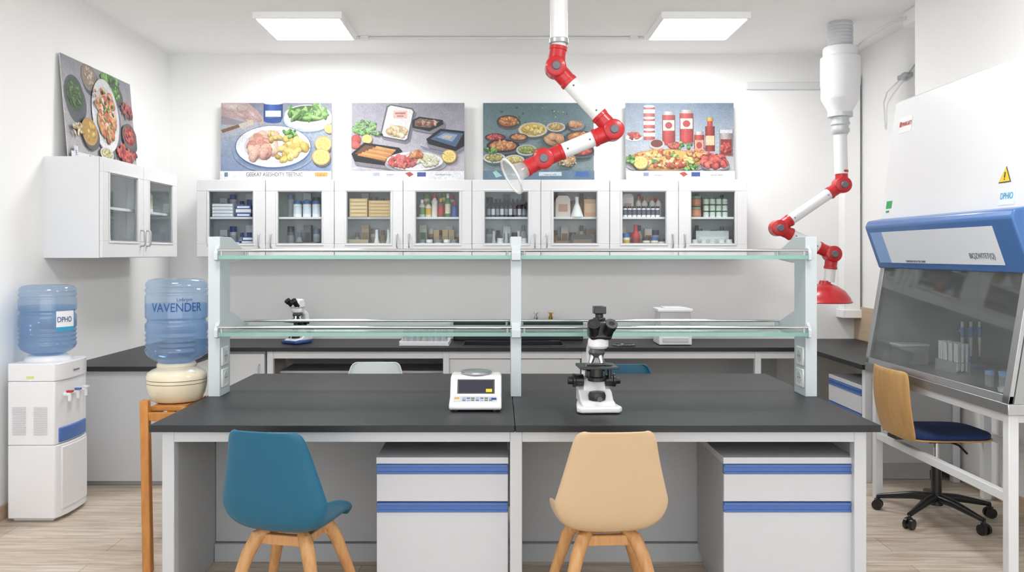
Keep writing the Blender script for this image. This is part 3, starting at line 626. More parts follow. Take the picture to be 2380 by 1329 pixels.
# side poster, leaning on side wall
s2=.01
P=Poster((-2.645,5.26,2.036),(0,1,0),(-.085,0,1),1.0,.655,s2,'#b7b5bb'); P.grad(0,0,100,60,'#94959f','#bfbbbe')
P.bowl(14,24,13,13,['#3f6b34','#57843f','#2f5528'],34,'#54575c',2.4,.4); P.bowl(36,8,11,9,['#b99f86','#8f8a72','#d6bfae'],18,'#8b8480',2); P.scat(66,8,16,8,40,3.4,GREEN+['#31602c'],.5); P.bowl(72,12,10,7,GREEN,16,'#5e625e',2)
P.ell(56.5,33,21,25,'#7c7a82',n=34); P.plate(55,30.5,20,25,'#e4e4e6'); P.scat(55,30,13,17,64,3.8,['#d0743a','#d99256','#e4b284','#bc5029','#d8a065','#e8caa8']); P.scat(55,30,12,16,10,1.8,GREEN,.5)
P.bowl(28,45,11,9,['#d6a83a','#dfb84e'],3,'#bd9344',3,.7,'#d9ac3c'); P.bowl(88,40,11.5,9,RED+['#9a5a4a'],24,'#6f6a6a',2.2); P.scat(88,22,8,6,14,2.2,RED)
P.bowl(50,57,10,4.5,['#d9cf8b','#8a9a4c','#f0e9c8'],14,'#dedede',1.8); P.scat(82,54,15,5,30,3,RED+['#d8503a']); P.scat(12,46,7,4,10,2,['#c9a86a','#e1d0a8']); P.scat(40,22,3,6,6,1.6,ORG)
P.rect(0,60.5,100,65.5,'#edeef1'); P.rect(4,57,9,64,'#dfe2e8')
o=P.make('food poster with plates of vegetables and orange pasta, leaning on wall'); P.txt(o,'SIEEZET TESTING',48,64.4,.05,textd,.5); P.txt(o,'E',6.5,62.5,.04,textb)
# ------------------------------------------------------------------ extraction arms
def joint(r,p,dirs,R=.052,rc=.045,ln=.108):
    p=V(p); b=B().cyl(p+V((0,-.046,0)),p+V((0,.046,0)),R,n=28)
    b.cyl(p+V((0,-.053,0)),p+V((0,-.046,0)),R*.8,R,n=28)
    for d in dirs:
        d=V(d).normalized(); b.cyl(p,p+d*ln,rc*1.0,rc*.93,n=24); b.cyl(p+d*(ln-.02),p+d*ln,rc*1.02,n=24)
    j=b.make('joint',red,r,bevel=.003,label='red plastic swivel joint')
    k=B().lathe([(0,0),(R*.42,0),(R*.42,.008),(R*.36,.013),(0,.013)],p+V((0,-.053,0)),20,0,Matrix.Rotation(math.pi/2,4,'X')).make('knob',mgrey)
    k.parent=j
    return j
def seg(r,a,c,rad=.039,cut=.10):
    a=V(a);c=V(c); d=(c-a).normalized(); B().cyl(a+d*cut,c-d*cut,rad,n=24).make('arm_tube',pipew,r)
    for t in (cut+.03,(c-a).length-cut-.03): B().sph(a+d*t+V((0,-rad,0)),.005).make('rivet',mgrey,r)
r=root('fume_extraction_arm','white jointed extraction arm with red joints hanging from the ceiling','extraction arm',(.30,4.3,3.1))
J1=V((.283,4.3,2.385)); J2=V((.572,4.3,2.07)); J3=V((.222,4.3,1.925)); hd=V((-.155,-.045,-.087)).normalized()
B().cyl((.30,4.3,3.1),(.30,4.3,2.52),.045,n=28).make('ceiling_pipe',pipew,r)
B().cyl((.30,4.3,2.53),(.30,4.3,2.505),.049,n=28).make('pipe_clamp',alu,r,bevel=.003)
B().cyl((.30,4.3,2.51),(.288,4.3,2.43),.036,n=24).make('arm_tube',pipew,r)
joint(r,J1,[(.015,0,.1),J2-J1]); joint(r,J2,[J1-J2,J3-J2]); joint(r,J3,[J2-J3,hd],rc=.042)
seg(r,J1,J2); seg(r,J2,J3)
M=hd.to_track_quat('Z','Y').to_matrix().to_4x4()
dish=glassmat('clear_dish','#fafafa',body=.42,bodycol='#f2f2f0',refl=.06,trans=.4)
B().lathe([(.038,.100),(.039,.135),(.044,.15),(.066,.172),(.094,.187)],J3,40,0,M).make('suction_hood',dish,r,label='clear plastic suction hood')
B().lathe([(.088,.184),(.097,.184),(.099,.188),(.097,.193),(.088,.193),(.088,.184)],J3,40,0,M).make('hood_rim',pipew,r)
r=root('fume_extraction_arm','white jointed extraction arm with red dome hood and duct fan','extraction arm',(2.43,6.1,3.1))
cx0,cy0=2.43,6.1
lalu=mat('light_foil','#c9cccf',.4,.25)
pr=[(.078,2.92)]; z=2.935
while z<3.08: pr+= [(.088,z),(.082,z+.012)]; z+=.024
b=B(); b.lathe(pr+[(.08,3.1),(0,3.1)],(cx0,cy0,0),32); b.make('corrugated_duct',lalu,r)
B().lathe([(0,2.925),(.112,2.92),(.118,2.91),(.118,2.86),(.134,2.845),(.135,2.83),(.135,2.65),(.131,2.64),(.131,2.56),(.125,2.545),(.088,2.475),(.08,2.45),(0,2.45)],(cx0,cy0,0),40).make('duct_fan',plw,r)
B().lathe([(0,2.455),(.085,2.455),(.085,2.425),(.06,2.42),(.06,2.385),(.066,2.385),(.066,2.37),(.058,2.36),(.058,2.34),(.064,2.34),(.064,2.32),(.05,2.30),(0,2.30)],(cx0,cy0,0),32).make('pipe_fitting',lalu,r)
K1=V((2.44,6.1,1.94)); K2=V((1.988,6.1,1.634)); K3=V((2.371,6.1,1.45)); K4=V((2.35,6.1,1.25))
B().cyl((cx0,cy0,2.31),(2.438,cy0,2.02),.046,n=24).make('arm_tube',pipew,r)
joint(r,K1,[(0,0,1),K2-K1],.058); joint(r,K2,[K1-K2,K3-K2],.058); joint(r,K3,[K2-K3,K4-K3],.058); seg(r,K1,K2); seg(r,K2,K3)
B().cyl(K3+(K4-K3)*.4,K4,.038,n=24).make('arm_tube',pipew,r)
B().lathe([(.035,1.26),(.042,1.238),(.085,1.222),(.14,1.185),(.172,1.14),(.182,1.116),(.190,1.110),(.182,1.104),(.170,1.13),(.135,1.172),(.08,1.208),(.03,1.23)],(2.32,6.1,0),44).make('suction_hood',red,r,label='red dome suction hood')
# ------------------------------------------------------------------ water cooler
r=root('water_cooler','white floor-standing water cooler with blue drip tray against the wall','water cooler',(-2.53,4.8,0))
def cp(f): return [(-2.652,4.62),(-2.42,4.62),(-2.40,4.625),(-2.385-f,4.65),(-2.375-f,4.72),(-2.372-f,4.80),(-2.375-f,4.88),(-2.385-f,4.95),(-2.40,4.975),(-2.42,4.98),(-2.652,4.98)]
B().prism(cp(0),'z',.02,.415).prism(cp(.008),'z',.416,.76).prism(cp(0),'z',.761,.858).box(-2.64,-2.42,4.65,4.95,0,.02).make('body',plw,r,bevel=.006,seg=3)
B().prism([(-2.42,4.635),(-2.385,4.655),(-2.373,4.72),(-2.370,4.80),(-2.373,4.88),(-2.385,4.945),(-2.42,4.96)],'z',.425,.505).make('drip_tray',blue,r,bevel=.006)
B().prism([(-2.42,4.66),(-2.376,4.66),(-2.366,4.8),(-2.376,4.94),(-2.42,4.94)],'z',.06,.40).make('door',plw,r,bevel=.004)
for y,m in ((4.70,red),(4.79,blue),(4.88,plw)):
    t=B().cyl((-2.43,y,.68),(-2.355,y,.68),.012).cyl((-2.357,y,.69),(-2.357,y,.645),.010).make('tap',plw,r)
    k=B().box(-2.37,-2.34,y-.012,y+.012,.692,.702).cyl((-2.357,y,.68),(-2.357,y,.695),.008).make('tap_lever',m); k.parent=t
for x in (-2.625,-2.51):
    b=B()
    for k in range(13): b.box(x,x+.072,4.616,4.622,.475+.012*k,.480+.012*k)
    b.make('vent',greyw,r,smooth=False)
B().box(-2.55,-2.51,4.6185,4.62,.775,.79).box(-2.535,-2.52,4.6183,4.62,.762,.775,1).make('sticker',[mat('lime_sticker','#d6dc8a',.5),paper],r)
text('hummer',.02,(-2.368,4.80,.80),(0,1,0),(0,0,1),textd,r)
B().lathe([(.12,.858),(.115,.875),(.10,.887),(.07,.887),(.05,.88),(0,.88)],(-2.53,4.8,0),32).make('bottle_collar',plw,r)
def bottle(cx,cy,z0,R,H,lab,band):
    r=root('water_bottle',lab,'water bottle',(cx,cy,z0),'large water bottles')
    prof=[(0,0),(R*.5,0),(R*.62,.006),(R*.78,.018),(R*.93,.035),(R,.055)]
    z=.065
    for k in range(4): prof+=[(R,z),(R*.965,z+.007),(R*.965,z+.013),(R,z+.02)]; z+=.024
    for zz in (band,): prof+=[(R,H*zz),(R*.93,H*zz+.012),(R*.93,H*zz+.022),(R,H*zz+.034)]
    prof+=[(R,H*.80),(R*.96,H*.815),(R*.96,H*.835),(R,H*.85),(R,H*.875),(R*.96,H*.885),(R*.96,H*.90),(R*.99,H*.915),(R*.97,H*.95),(R*.88,H*.985),(R*.7,H),(R*.4,H*.99),(0,H*.985)]
    B().lathe(prof,(cx,cy,z0),48,0).make('bottle_shell',bott,r)
    w=[(0,.006)]+[(max(0,q[0]-.004),q[1]) for q in prof[1:] if q[1]<H*.70 and q[1]>.005]; w+=[(R-.004,H*.70),(0,H*.70)]
    B().lathe(w,(cx,cy,z0),48,0).make('water',bottw,r)
    return r
def patch(cx,cy,R,t0,t1,z0,z1,m,r,name='label_sheet'):
    b=B(); n=12; P_=[]
    for i in range(n+1):
        a=t0+(t1-t0)*i/n; P_.append([b.bm.verts.new((cx+R*math.sin(a),cy-R*math.cos(a),z)) for z in (z0,z1)])
    for i in range(n): b._f([P_[i][0],P_[i+1][0],P_[i+1][1],P_[i][1]],0)
    return b.make(name,m,r)
q=bottle(-2.53,4.8,.889,.148,.388,'blue translucent water bottle inverted on the white water cooler',.56)
patch(-2.53,4.8,.150,.76,1.5,1.025,1.135,paper,q); patch(-2.53,4.8,.1505,.76,1.5,1.025,1.048,textcy,q)
text('DPHO',.042,(0,0,0),(1,0,0),(0,0,1),textb,q,cyl=(-2.53,4.8,.151,1.08,1.075),wid=.085)
BX,BY=-1.60,4.25
q=bottle(BX,BY,.916,.148,.412,'blue translucent water bottle on the cream ceramic dispenser',.46)
text('VAVENDER',.060,(0,0,0),(1,0,0),(0,0,1),textb,q,cyl=(BX,BY,.149,.36,1.172),wid=.25)
text('Le6rpm',.024,(0,0,0),(1,0,0),(0,0,1),textb,q,cyl=(BX,BY,.149,.60,1.222))
r=root('water_dispenser','cream ceramic water dispenser crock with brown stripes on a wooden stand','water dispenser',(BX,BY,.72))
B().lathe([(0,.724),(.105,.724),(.12,.732),(.136,.765),(.1425,.80),(.1435,.815,1),(.1435,.818,0),(.1435,.832,1),(.1435,.835,0),(.143,.85),(.136,.866),(.118,.878),(.098,.886),(.092,.893),(.095,.900),(.093,.908),(.088,.914),(.07,.914),(0,.914)],(BX,BY,0),48).make('crock',[cream,brown],r)
r=root('wooden_stand','tall orange-brown wooden stand holding the water dispenser','stand',(BX,BY,0))
def sleg(xt,yt,xb,yb,zt):
    h=.020; q=lambda x,y,z:[(x-h,y-h,z),(x+h,y-h,z),(x+h,y+h,z),(x-h,y+h,z)]
    B().loft(q(xb,yb,0),q(xt,yt,zt)).make('leg',oak,r,bevel=.005)
sleg(BX-.085,BY-.175,BX+.0,BY-.345,.755); sleg(BX+.115,BY-.175,BX+.115,BY-.345,.722)
sleg(BX-.095,BY+.175,BX-.11,BY+.30,.755); sleg(BX+.115,BY+.175,BX+.115,BY+.30,.722)
b=B(); z=.66
b.box(BX-.075,BX+.105,BY-.205,BY-.185,z,z+.04).box(BX-.085,BX+.105,BY+.175,BY+.195,z,z+.04).box(BX-.10,BX-.08,BY-.165,BY+.165,z,z+.04).box(BX+.105,BX+.125,BY-.165,BY+.165,z,z+.04)
b.make('rail',oak,r,bevel=.003)
B().box(BX-.065,BX+.094,BY-.16,BY+.16,.70,.722).make('top_board',oak,r,bevel=.003)
# ------------------------------------------------------------------ shell chairs
def shellchair(m,lab,group):
    r=root('shell_chair',lab,'chair',(0,0,0),group)
    rows=[(.205,.375,.135,.0,0),(.19,.40,.16,.005,0),(.13,.412,.188,.03,0),(.05,.408,.206,.07,0),(-.04,.400,.216,.11,0),(-.11,.396,.215,.13,.0),(-.165,.412,.214,.12,.015),(-.20,.455,.214,.075,.035),(-.217,.53,.208,.02,.05),(-.232,.61,.191,0,.055),(-.245,.69,.170,0,.05),(-.256,.745,.158,0,.042),(-.261,.778,.149,0,.036),(-.264,.796,.136,.0,.03),(-.265,.803,.112,.0,.02)]
    b=B(); G=[]; n=12
    for y,z,hw,lift,fw in rows:
        R=[]
        for i in range(n+1):
            a=-1+2*i/n; e=abs(a)
            R.append(b.bm.verts.new((hw*math.sin(a*math.pi/2),y+fw*e**2.2,z+lift*e**3)))
        G.append(R)
    for A_,C_ in zip(G,G[1:]):
        for i in range(n): b._f([A_[i],A_[i+1],C_[i+1],C_[i]],0)
    b.make('seat_shell',m,r,sub=2,solid=.009)
    for sx in (-1,1):
        for sy in (-1,1):
            B().tube([(sx*.07,sy*.07-.01,.385),(sx*.10,sy*.10-.01,.368),(sx*.125,sy*.125-.01,.31),(sx*.215,sy*.205-.01,0)],[.020,.027,.026,.0145],n=14).make('leg',beech,r)
    B().prism([(-.115,.338),(.115,.338),(.09,.378),(-.09,.378)],'y',-.11,-.08).prism([(-.115,.338),(.115,.338),(.09,.378),(-.09,.378)],'y',.055,.085).prism([(-.10,.345),(.08,.345),(.06,.376),(-.08,.376)],'x',-.105,-.075).prism([(-.10,.345),(.08,.345),(.06,.376),(-.08,.376)],'x',.075,.105).box(-.08,.08,-.08,.06,.378,.392).make('seat_frame',beech,r,bevel=.004)
    return r
gC='moulded shell chairs around the bench'
c1=shellchair(teal,'teal moulded shell chair with beech wooden legs',gC); c1.location=(-.805,3.13+.24,0); c1.rotation_euler=(0,0,math.radians(-13)); 
c2=shellchair(beige,'beige moulded shell chair with beech wooden legs',gC); c2.location=(.41,3.13+.24,0); c2.rotation_euler=(0,0,math.radians(4))
c3=shellchair(plw,'white moulded shell chair with wooden legs, tucked under bench',gC); c3.location=(-.735,4.87,0); c3.rotation_euler=(0,0,math.pi)
c4=tree(c1,(.76,4.87,0),math.pi+.05,.985,label='teal moulded shell chair tucked under the far side of bench')
# ------------------------------------------------------------------ office chair
r=root('office_chair','swivel office chair with birch plywood back and navy seat','office chair',(0,0,0))
b=B(); G=[]
for t in range(9):
    z=.455+.375*t/8; y=-.215-.045*t/8-(.03*math.sin(math.pi*t/8)*.5); hw=.21+(.012*math.sin(math.pi*t/8))-(0.012 if t in(0,8) else 0)
    G.append([b.bm.verts.new((hw*a/5,y-.025+.035*(abs(a)/5)**2,z)) for a in range(-5,6)])
for A_,C_ in zip(G,G[1:]):
    for i in range(10): b._f([A_[i],A_[i+1],C_[i+1],C_[i]],0)
b.make('backrest',birch,r,sub=1,solid=.014)
b=B(); pts=[]
for i in range(28):
    a=2*math.pi*i/28; ca,sa=math.cos(a),math.sin(a); pts.append((.205*math.copysign(abs(ca)**.5,ca),.01+.235*math.copysign(abs(sa)**.5,sa)))
b.prism(pts,'z',.458,.466); b.make('seat',birch,r,bevel=.003)
B().prism([(p_[0]*.97,p_[1]*.97) for p_ in pts],'z',.466,.495).make('cushion',navy,r,bevel=.012,seg=4)
B().box(-.05,.05,-.245,-.0,.442,.458).box(-.09,.09,-.08,.09,.43,.452).cyl((0,0,.30),(0,0,.44),.016,m=1).cyl((0,0,.09),(0,0,.31),.027).make('gas_lift',[blk,chrome],r)
B().tube([(.05,.03,.435),(.14,.05,.43),(.2,.06,.40)],.006).make('lever',blk,r)
b=B()
for k in range(5):
    a=k*2*math.pi/5+.35; d=V((math.cos(a),math.sin(a),0)); b.tube([d*.02+V((0,0,.115)),d*.12+V((0,0,.11)),d*.30+V((0,0,.075))],[.026,.022,.013],n=10)
b.cyl((0,0,.075),(0,0,.14),.034).make('star_base',blk,r)
for k in range(5):
    a=k*2*math.pi/5+.35; d=V((math.cos(a),math.sin(a),0)); s_=V((-d.y,d.x,0)); c=d*.30+V((0,0,.028))
    b=B()
    for q in (-1,1): b.cyl(c+s_*q*.008,c+s_*q*.024,.028,n=18)
    b.box(c.x-.012,c.x+.012,c.y-.012,c.y+.012,.03,.062).cyl(c+V((0,0,.02)),c+V((0,0,.05)),.008,n=8); b.make('caster',blk,r)
r.location=(2.40,4.70,0); r.rotation_euler=(0,0,-math.pi/2)
# ------------------------------------------------------------------ biosafety cabinet
r=root('biosafety_cabinet','large white biosafety cabinet with blue canopy, sliding glass and steel interior','fume hood',(2.57,4.43,0))
Y0,Y1=3.70,5.15
fx=lambda z:2.29+(z-1.62)*.13
B().prism([(fx(1.60),1.60),(fx(2.36),2.36),(2.93,2.36),(2.93,1.38),(2.33,1.38),(2.33,1.60)],'y',Y0,Y1).make('upper_casing',casing,r,bevel=.008)
B().prism([(2.215,1.645),(2.30,1.66),(2.35,1.60),(2.35,1.37),(2.285,1.365),(2.20,1.61)],'y',Y0-.02,Y1+.005).make('canopy',mat('canopy_blue','#426fac',.35,coat=.2),r,bevel=.01,seg=3)
cf=lambda t,o=.0015:(2.20+.085*t-o,1.61-.245*t)
def strip(y0,y1,t0,t1,m,name,o=.002):
    a=cf(t0,o);c=cf(t1,o); bb=B(); v=[bb.bm.verts.new(q) for q in ((a[0],y0,a[1]),(a[0],y1,a[1]),(c[0],y1,c[1]),(c[0],y0,c[1]))]; bb._f(v,0)
    return bb.make(name,m,r,solid=.001,smooth=False)
strip(3.84,5.10,.14,.86,mat('pale_panel','#e6ebf2',.35),'front_label'); strip(4.95,5.10,.14,.86,lblue,'front_label',.003)
dn=V((.085,0,-.245)).normalized()
a=cf(.74,.004); text('BIQZWITET(Q)',.038,(a[0],4.0,a[1]),(0,-1,0),-dn,mgrey,r,wid=.21)
a=cf(.84,.004); text('THIRMARDR BION CIBL RABIM',.016,(a[0],4.66,a[1]),(0,-1,0),-dn,mgrey,r)
sx=lambda z:2.295-(1.375-z)*.165
b=B()
def bar(y0,y1,z0,z1,t=.02,m=0): b.prism([(sx(z0),z0),(sx(z1),z1),(sx(z1)+t,z1),(sx(z0)+t,z0)],'y',y0,y1,m)
bar(Y0,Y0+.05,.80,1.375); bar(Y1-.05,Y1,.80,1.375); bar(Y0,Y1,.80,.835)
b.make('sash_frame',steel,r,bevel=.002)
b=B(); bar(Y0+.05,Y1-.05,.835,1.372,.005); b.make('sash_glass',sashg,r,smooth=False)
B().box(2.20,2.93,Y0,Y1,.75,.80).make('work_tray',steel,r,bevel=.004)
b=B(); b.box(2.88,2.93,Y0,Y1,.80,1.38).prism([(sx(.80)+.025,.80),(2.88,.80),(2.88,1.38),(2.32,1.38)],'y',Y1-.02,Y1).prism([(sx(.80)+.025,.80),(2.88,.80),(2.88,1.38),(2.32,1.38)],'y',Y0,Y0+.02).make('interior_lining',steeld,r)
B().box(2.874,2.88,4.25,4.31,1.08,1.14).box(2.870,2.876,4.27,4.29,1.10,1.12,1).make('interior_socket',[plw,dgrey],r,bevel=.002)
for y in (Y0+.05,Y1-.08):
    for x in (2.22,2.86): B().box(x,x+.045,y-.02,y+.025,0,.75).make('leg',metalw,r,bevel=.003)
B().box(2.225,2.26,Y0+.08,Y1-.1,.36,.40).box(2.865,2.90,Y0+.08,Y1-.1,.36,.40).box(2.265,2.86,Y1-.095,Y1-.06,.36,.40).box(2.225,2.90,Y0+.05,Y1-.06,.71,.75).make('rail',metalw,r,bevel=.002)
up=V((.13,0,1)).normalized()
def hl(y,z,w,h,m,name='sticker',o=.001):
    c=V((fx(z)-o,y,z)); bb=B(); v=[bb.bm.verts.new(c+V((0,-1,0))*sx_*w/2+up*sz*h/2) for sx_,sz in((-1,-1),(1,-1),(1,1),(-1,1))]; bb._f(v,0); return bb.make(name,m,r,solid=.001,smooth=False)
hl(4.98,2.205,.15,.095,paper); hl(5.04,2.21,.022,.03,textr,'sticker',.003); text('MIWBRGAEC9',.035,(fx(2.195)-.003,4.965,2.195),(0,-1,0),up,textr,r,wid=.115)
hl(5.06,1.74,.07,.045,grn); hl(5.07,1.70,.04,.012,grn)
hl(3.88,1.71,.12,.075,mat('pale_blue_label','#dfeaf4',.5)); text('DPHIO',.042,(fx(1.7)-.003,3.88,1.70),(0,-1,0),up,textcy,r,wid=.095)
c=V((fx(1.81)-.002,3.91,1.81)); bb=B(); v=[bb.bm.verts.new(c+q) for q in (V((0,.048,0))-up*.034,V((0,-.048,0))-up*.034,up*.041)]; bb._f(v,0); bb.make('warning_sticker',textd,r,solid=.001,smooth=False)
c=c-V((.0015,0,0)); bb=B(); v=[bb.bm.verts.new(c+q) for q in (V((0,.041,0))-up*.030,V((0,-.041,0))-up*.030,up*.035)]; bb._f(v,0); bb.make('warning_sticker',yel,r,solid=.001,smooth=False)
bb=B(); c=c-V((.0015,0,0)); bb.tube([c+up*.014,c-up*.012],.003,n=6).sph(c-up*.019,.0032,n=6); bb.make('warning_symbol',textd,r)
# hood contents
rr=root('pipette_tip_rack','clear plastic rack filled with white conical pipette tips','rack',(2.5,4.72,.80))
b=B(); b.box(2.46,2.54,4.61,4.83,.801,.806).box(2.46,2.54,4.61,4.83,.86,.865).box(2.46,2.463,4.61,4.83,.80,.865).box(2.537,2.54,4.61,4.83,.80,.865); b.make('rack',clearp,rr)
for i in range(8):
    for j in range(3):
        B().cyl((2.475+.025*j,4.625+.027*i,.815),(2.475+.025*j+random.uniform(-.006,.006),4.625+.027*i+random.uniform(-.006,.006),.965),.004,.0095,n=10).make('pipette_tip',plw,rr)
rr=root('pipette_stand','blue pipette stand holding pipettes inside the cabinet','pipette stand',(2.72,4.95,.80))
B().lathe([(0,.80),(.08,.80),(.08,.81),(.012,.815),(.012,1.02),(0,1.02)],(2.72,4.95,0),24).box(2.66,2.78,4.94,4.96,1.0,1.012).make('stand',lblue,rr)
for x in (2.67,2.72,2.77): B().cyl((x,4.935,.86),(x,4.935,.97),.004,.009,n=10).cyl((x,4.935,.97),(x,4.935,1.03),.010,.012,n=12,m=1).cyl((x,4.935,1.03),(x,4.935,1.06),.008,n=10).make('pipette',[plw,lblue],rr)
rr=top(B().box(2.33,2.5,4.98,5.1,.802,.91).box(2.325,2.505,4.975,5.105,.91,.925,1).make('storage_box',[clearp,greyw],bevel=.006),'translucent plastic storage box with lid on steel tray','box')
for k,(x,y) in enumerate(((2.42,4.10),(2.45,4.16),(2.40,4.19))):
    top(B().lathe([(0,.802),(.018,.802),(.02,.81),(.02,.86,1),(.021,.86,1),(.021,.88,1),(0,.88,1)],(x,y,0),18).make('sample_tube',[clearp,lblue]),'clear sample tube with blue cap on steel tray','tube','blue sample tubes')
top(B().lathe([(0,.802),(.05,.802),(.053,.82),(.05,.82),(.047,.806),(0,.806)],(2.40,4.02,0),24).make('petri_dish',paper),'shallow white petri dish on steel tray','dish')
# ------------------------------------------------------------------ bench balance
r=root('laboratory_balance','white digital laboratory balance with dark display on bench','balance',(-.106,3.93,.75))
x0,x1=-.223,.011; zb=.758
B().prism([(3.79,zb),(3.79,zb+.022),(3.80,zb+.03),(3.885,zb+.052),(3.93,zb+.125),(3.95,zb+.132),(4.06,zb+.132),(4.075,zb+.12),(4.08,zb)],'x',x0,x1).make('body',plw,r,bevel=.01,seg=3)
sl=V((0,.045,.073)).normalized(); nn=V((0,-.073,.045)).normalized()
def sq(xa,xb,ya,yb,m,name,o=.002,sl=sl,base=V((0,3.885,zb+.052)),nn=nn):
    bb=B(); v=[bb.bm.verts.new(base+V((x,0,0))+sl*t+nn*o) for x,t in((xa,ya),(xb,ya),(xb,yb),(xa,yb))]; bb._f(v,0); return bb.make(name,m,r,solid=.002,smooth=False)
sq(-.19,-.02,.006,.076,dgrey,'display_bezel',.001); sq(-.183,-.027,.011,.071,mat('display_screen','#1a1830',.1,coat=1),'display')
sq(-.06,-.032,.013,.028,yel,'display_tag',.0035)
s2v=V((0,.085,.022)).normalized(); n2=V((0,-.022,.085)).normalized(); bs=V((0,3.80,zb+.03))
sq(-.205,-.007,.012,.07,greyw,'key_panel',.001,s2v,bs,n2)
for i in range(7):
    for j in range(2): sq(-.165+.02*i,-.150+.02*i,.02+.022*j,.03+.022*j,[mgrey,lblue,mgrey][(i+j)%3],'key',.003,s2v,bs,n2)
sq(-.2,-.18,.04,.055,mat('orange_key','#e2a13a',.5),'key',.003,s2v,bs,n2); sq(-.035,-.012,.03,.05,textb,'key',.003,s2v,bs,n2)
B().lathe([(0,0),(.068,0),(.072,.004),(.072,.012),(.064,.014),(.06,.012),(0,.012)],(-.106,4.005,zb+.134),36).make('weighing_pan',steel,r)
for x in (x0+.03,x1-.03):
    for y in (3.82,4.05): B().cyl((x,y,.75),(x,y,zb+.004),.012,n=12).make('foot',blk,r)
# ------------------------------------------------------------------ microscopes (local)
def microscope(lab,basem,cam=True):
    r=root('microscope',lab,'microscope',(0,0,0))
    b=B(); b.prism([(-.10,-.085),(-.085,-.11),(.085,-.11),(.10,-.085),(.085,.03),(.07,.11),(-.07,.11),(-.085,.03)],'z',.004,.03)
    o=b.make('base',basem,r,bevel=.008,seg=3)
    B().prism([(-.095,.03),(-.06,.045),(-.02,.05),(.02,.08),(.11,.10),(.11,.03)],'x',-.075,.075).prism([(.02,.05),(.11,.05),(.115,.16),(.05,.13)],'x',-.05,.05).make('housing',plw,r,bevel=.012,seg=3)
    b=B(); b.prism([(.05,.08),(.11,.08),(.118,.20),(.105,.27),(.06,.305),(-.03,.315),(-.045,.29),(.02,.28),(.058,.25),(.066,.20)],'x',-.030,.030)
    b.make('arm',plw,r,bevel=.012,seg=3)
    h=.014 if cam else 0
    B().lathe([(0,.275),(.038,.278),(.046,.288),(.046,.312),(.04,.325),(0,.325)],(h*.5,-.01,0),28).make('head',plw,r)
    B().prism([(-.06,.325),(-.045,.318),(.035,.32),(.05,.345),(.03,.405),(-.03,.405)],'x',h-.05,h+.05).make('prism_housing',blk if cam else plw,r,bevel=.014,seg=3)
    for s in (-1,1):
        d=V((s*.10,-.62,.60)).normalized(); p0=V((h+s*.030,-.03,.338))
        B().cyl(p0,p0+d*.05,.023,.021,n=24).cyl(p0+d*.05,p0+d*.082,.026,.028,n=24).cyl(p0+d*.081,p0+d*.084,.014,n=20,m=1).make('eyepiece',[blk,lens],r,bevel=.002)
    if cam:
        B().cyl((h,0,.395),(h,0,.432),.018,n=20).box(h-.027,h+.027,-.026,.026,.432,.466).cyl((h,0,.402),(h,0,.414),.028,n=20).make('camera_adapter',blk,r,bevel=.003)
    B().lathe([(0,.235),(.028,.24),(.038,.26),(.03,.276),(0,.276)],(0,-.012,0),24).make('nosepiece',dgrey,r)
    for k in range(4):
        a=k*math.pi/2+.5; B().cyl((.02*math.cos(a),-.012+.02*math.sin(a),.255),(.036*math.cos(a),-.012+.036*math.sin(a),.214),.012,.008,n=16).make('objective_lens',chrome,r)
    B().box(-.085,.085,-.085,.06,.192,.204).box(-.055,.055,.045,.085,.172,.20).box(-.05,.03,-.05,-.04,.204,.210).box(.03,.06,-.06,.03,.204,.210).cyl((.06,.0,.195),(.06,.0,.14),.009).make('stage',blk,r,bevel=.002)
    B().cyl((0,-.012,.15),(0,-.012,.19),.028).cyl((0,-.012,.132),(0,-.012,.15),.04).box(-.04,.04,0,.07,.14,.175).make('condenser',blk,r,bevel=.002)
    B().lathe([(0,.05),(.038,.05),(.040,.07),(.034,.084),(.022,.086),(0,.082)],(0,-.02,0),28).make('light_source',blk,r)
    for s in (-1,1):
        B().cyl((s*.05,.06,.125),(s*.085,.06,.125),.028,n=24).cyl((s*.085,.06,.125),(s*.098,.06,.125),.031,n=24).cyl((s*.098,.06,.125),(s*.12,.06,.125),.018,n=20).make('focus_knob',blk,r,bevel=.002)
    B().lathe([(0,0),(.012,0),(.012,.002),(0,.002)],(0,-.092,.062),20,0,Matrix.Rotation(math.pi/2-.4,4,'X')).make('badge',dgrey,r)
    return r
m1=microscope('white and black trinocular microscope with camera on black bench',plw); m1.location=(.436,3.845,.75); m1.rotation_euler=(0,0,.06)
m2=microscope('white microscope with blue base and black eyepieces on wall worktop',mat('blue_base','#2d4d8c',.4),False); m2.location=(-1.58,6.72,.75); m2.rotation_euler=(0,0,-.6); m2.scale=(.9,.9,.86)
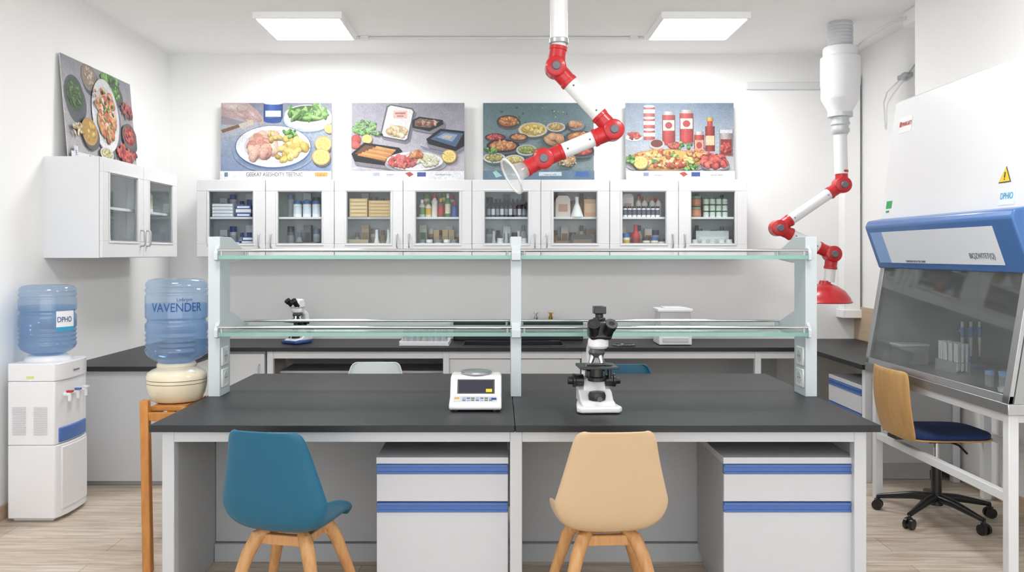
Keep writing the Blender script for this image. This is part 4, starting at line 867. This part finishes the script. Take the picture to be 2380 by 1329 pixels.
# rear worktop items
r=root('analytical_balance','white analytical balance with glass draft shield on worktop','balance',(1.35,6.66,.75))
B().box(1.225,1.475,6.55,6.80,.755,.83).box(1.25,1.45,6.545,6.551,.775,.81,1).make('body',[plw,greyw],r,bevel=.008)
B().box(1.235,1.465,6.56,6.79,.83,1.005).make('draft_shield',clearp,r,bevel=.003)
B().box(1.215,1.485,6.55,6.80,1.005,1.03).box(1.27,1.43,6.6,6.75,1.03,1.04).make('lid',plw,r,bevel=.006)
B().cyl((1.35,6.68,.83),(1.35,6.68,.86),.012).cyl((1.35,6.68,.86),(1.35,6.68,.865),.05).make('weighing_pan',steel,r)
r=top(B().box(-.76,-.38,6.50,6.80,.752,.758).box(-.76,-.38,6.50,6.506,.758,.785).box(-.76,-.38,6.794,6.80,.758,.785).box(-.76,-.754,6.50,6.80,.758,.785).box(-.386,-.38,6.50,6.80,.758,.785).make('drying_tray',plw,bevel=.002),'white drying tray holding small glassware beside the sink','tray')
for i in range(7):
    for j in range(2):
        top(B().lathe([(0,0),(.018,0),(.019,.003),(.019,.12),(.021,.125),(.018,.122),(.017,.006),(0,.006)],(-.72+.05*i,6.60+.12*j,.7585),16).make('test_glass',beaker),'small clear glass beaker standing in white tray','glass','glassware in the drying tray')
b=B()
for R_ in (.03,.055,.085): 
    b.tube([(.95+R_*math.cos(a*.2618),6.52+R_*math.sin(a*.2618),.757) for a in range(25)],.003,n=6)
for k in range(4):
    a=k*.785; b.tube([(.95-.085*math.cos(a),6.52-.085*math.sin(a),.757),(.95+.085*math.cos(a),6.52+.085*math.sin(a),.757)],.003,n=6)
top(b.make('wire_trivet',blk),'round black wire trivet lying on worktop','trivet')
# ------------------------------------------------------------------ world, camera
w=bpy.data.worlds.new('world'); SC.world=w; w.use_nodes=True; w.node_tree.nodes['Background'].inputs[0].default_value=(.95,.97,1,1); w.node_tree.nodes['Background'].inputs[1].default_value=2.5
cd=bpy.data.cameras.new('camera'); co=bpy.data.objects.new('camera',cd); COL.objects.link(co); SC.camera=co
cd.sensor_width=36; cd.lens=36*1990/2380; cd.shift_x=30/2380; cd.shift_y=-74.5/2380; co.location=(0,0,1.45); co.rotation_euler=(math.pi/2,0,0); cd.clip_start=.05
try: SC.view_settings.view_transform='Standard'
except: pass
for o in bpy.data.objects:
    if '_w' in o: del o['_w']
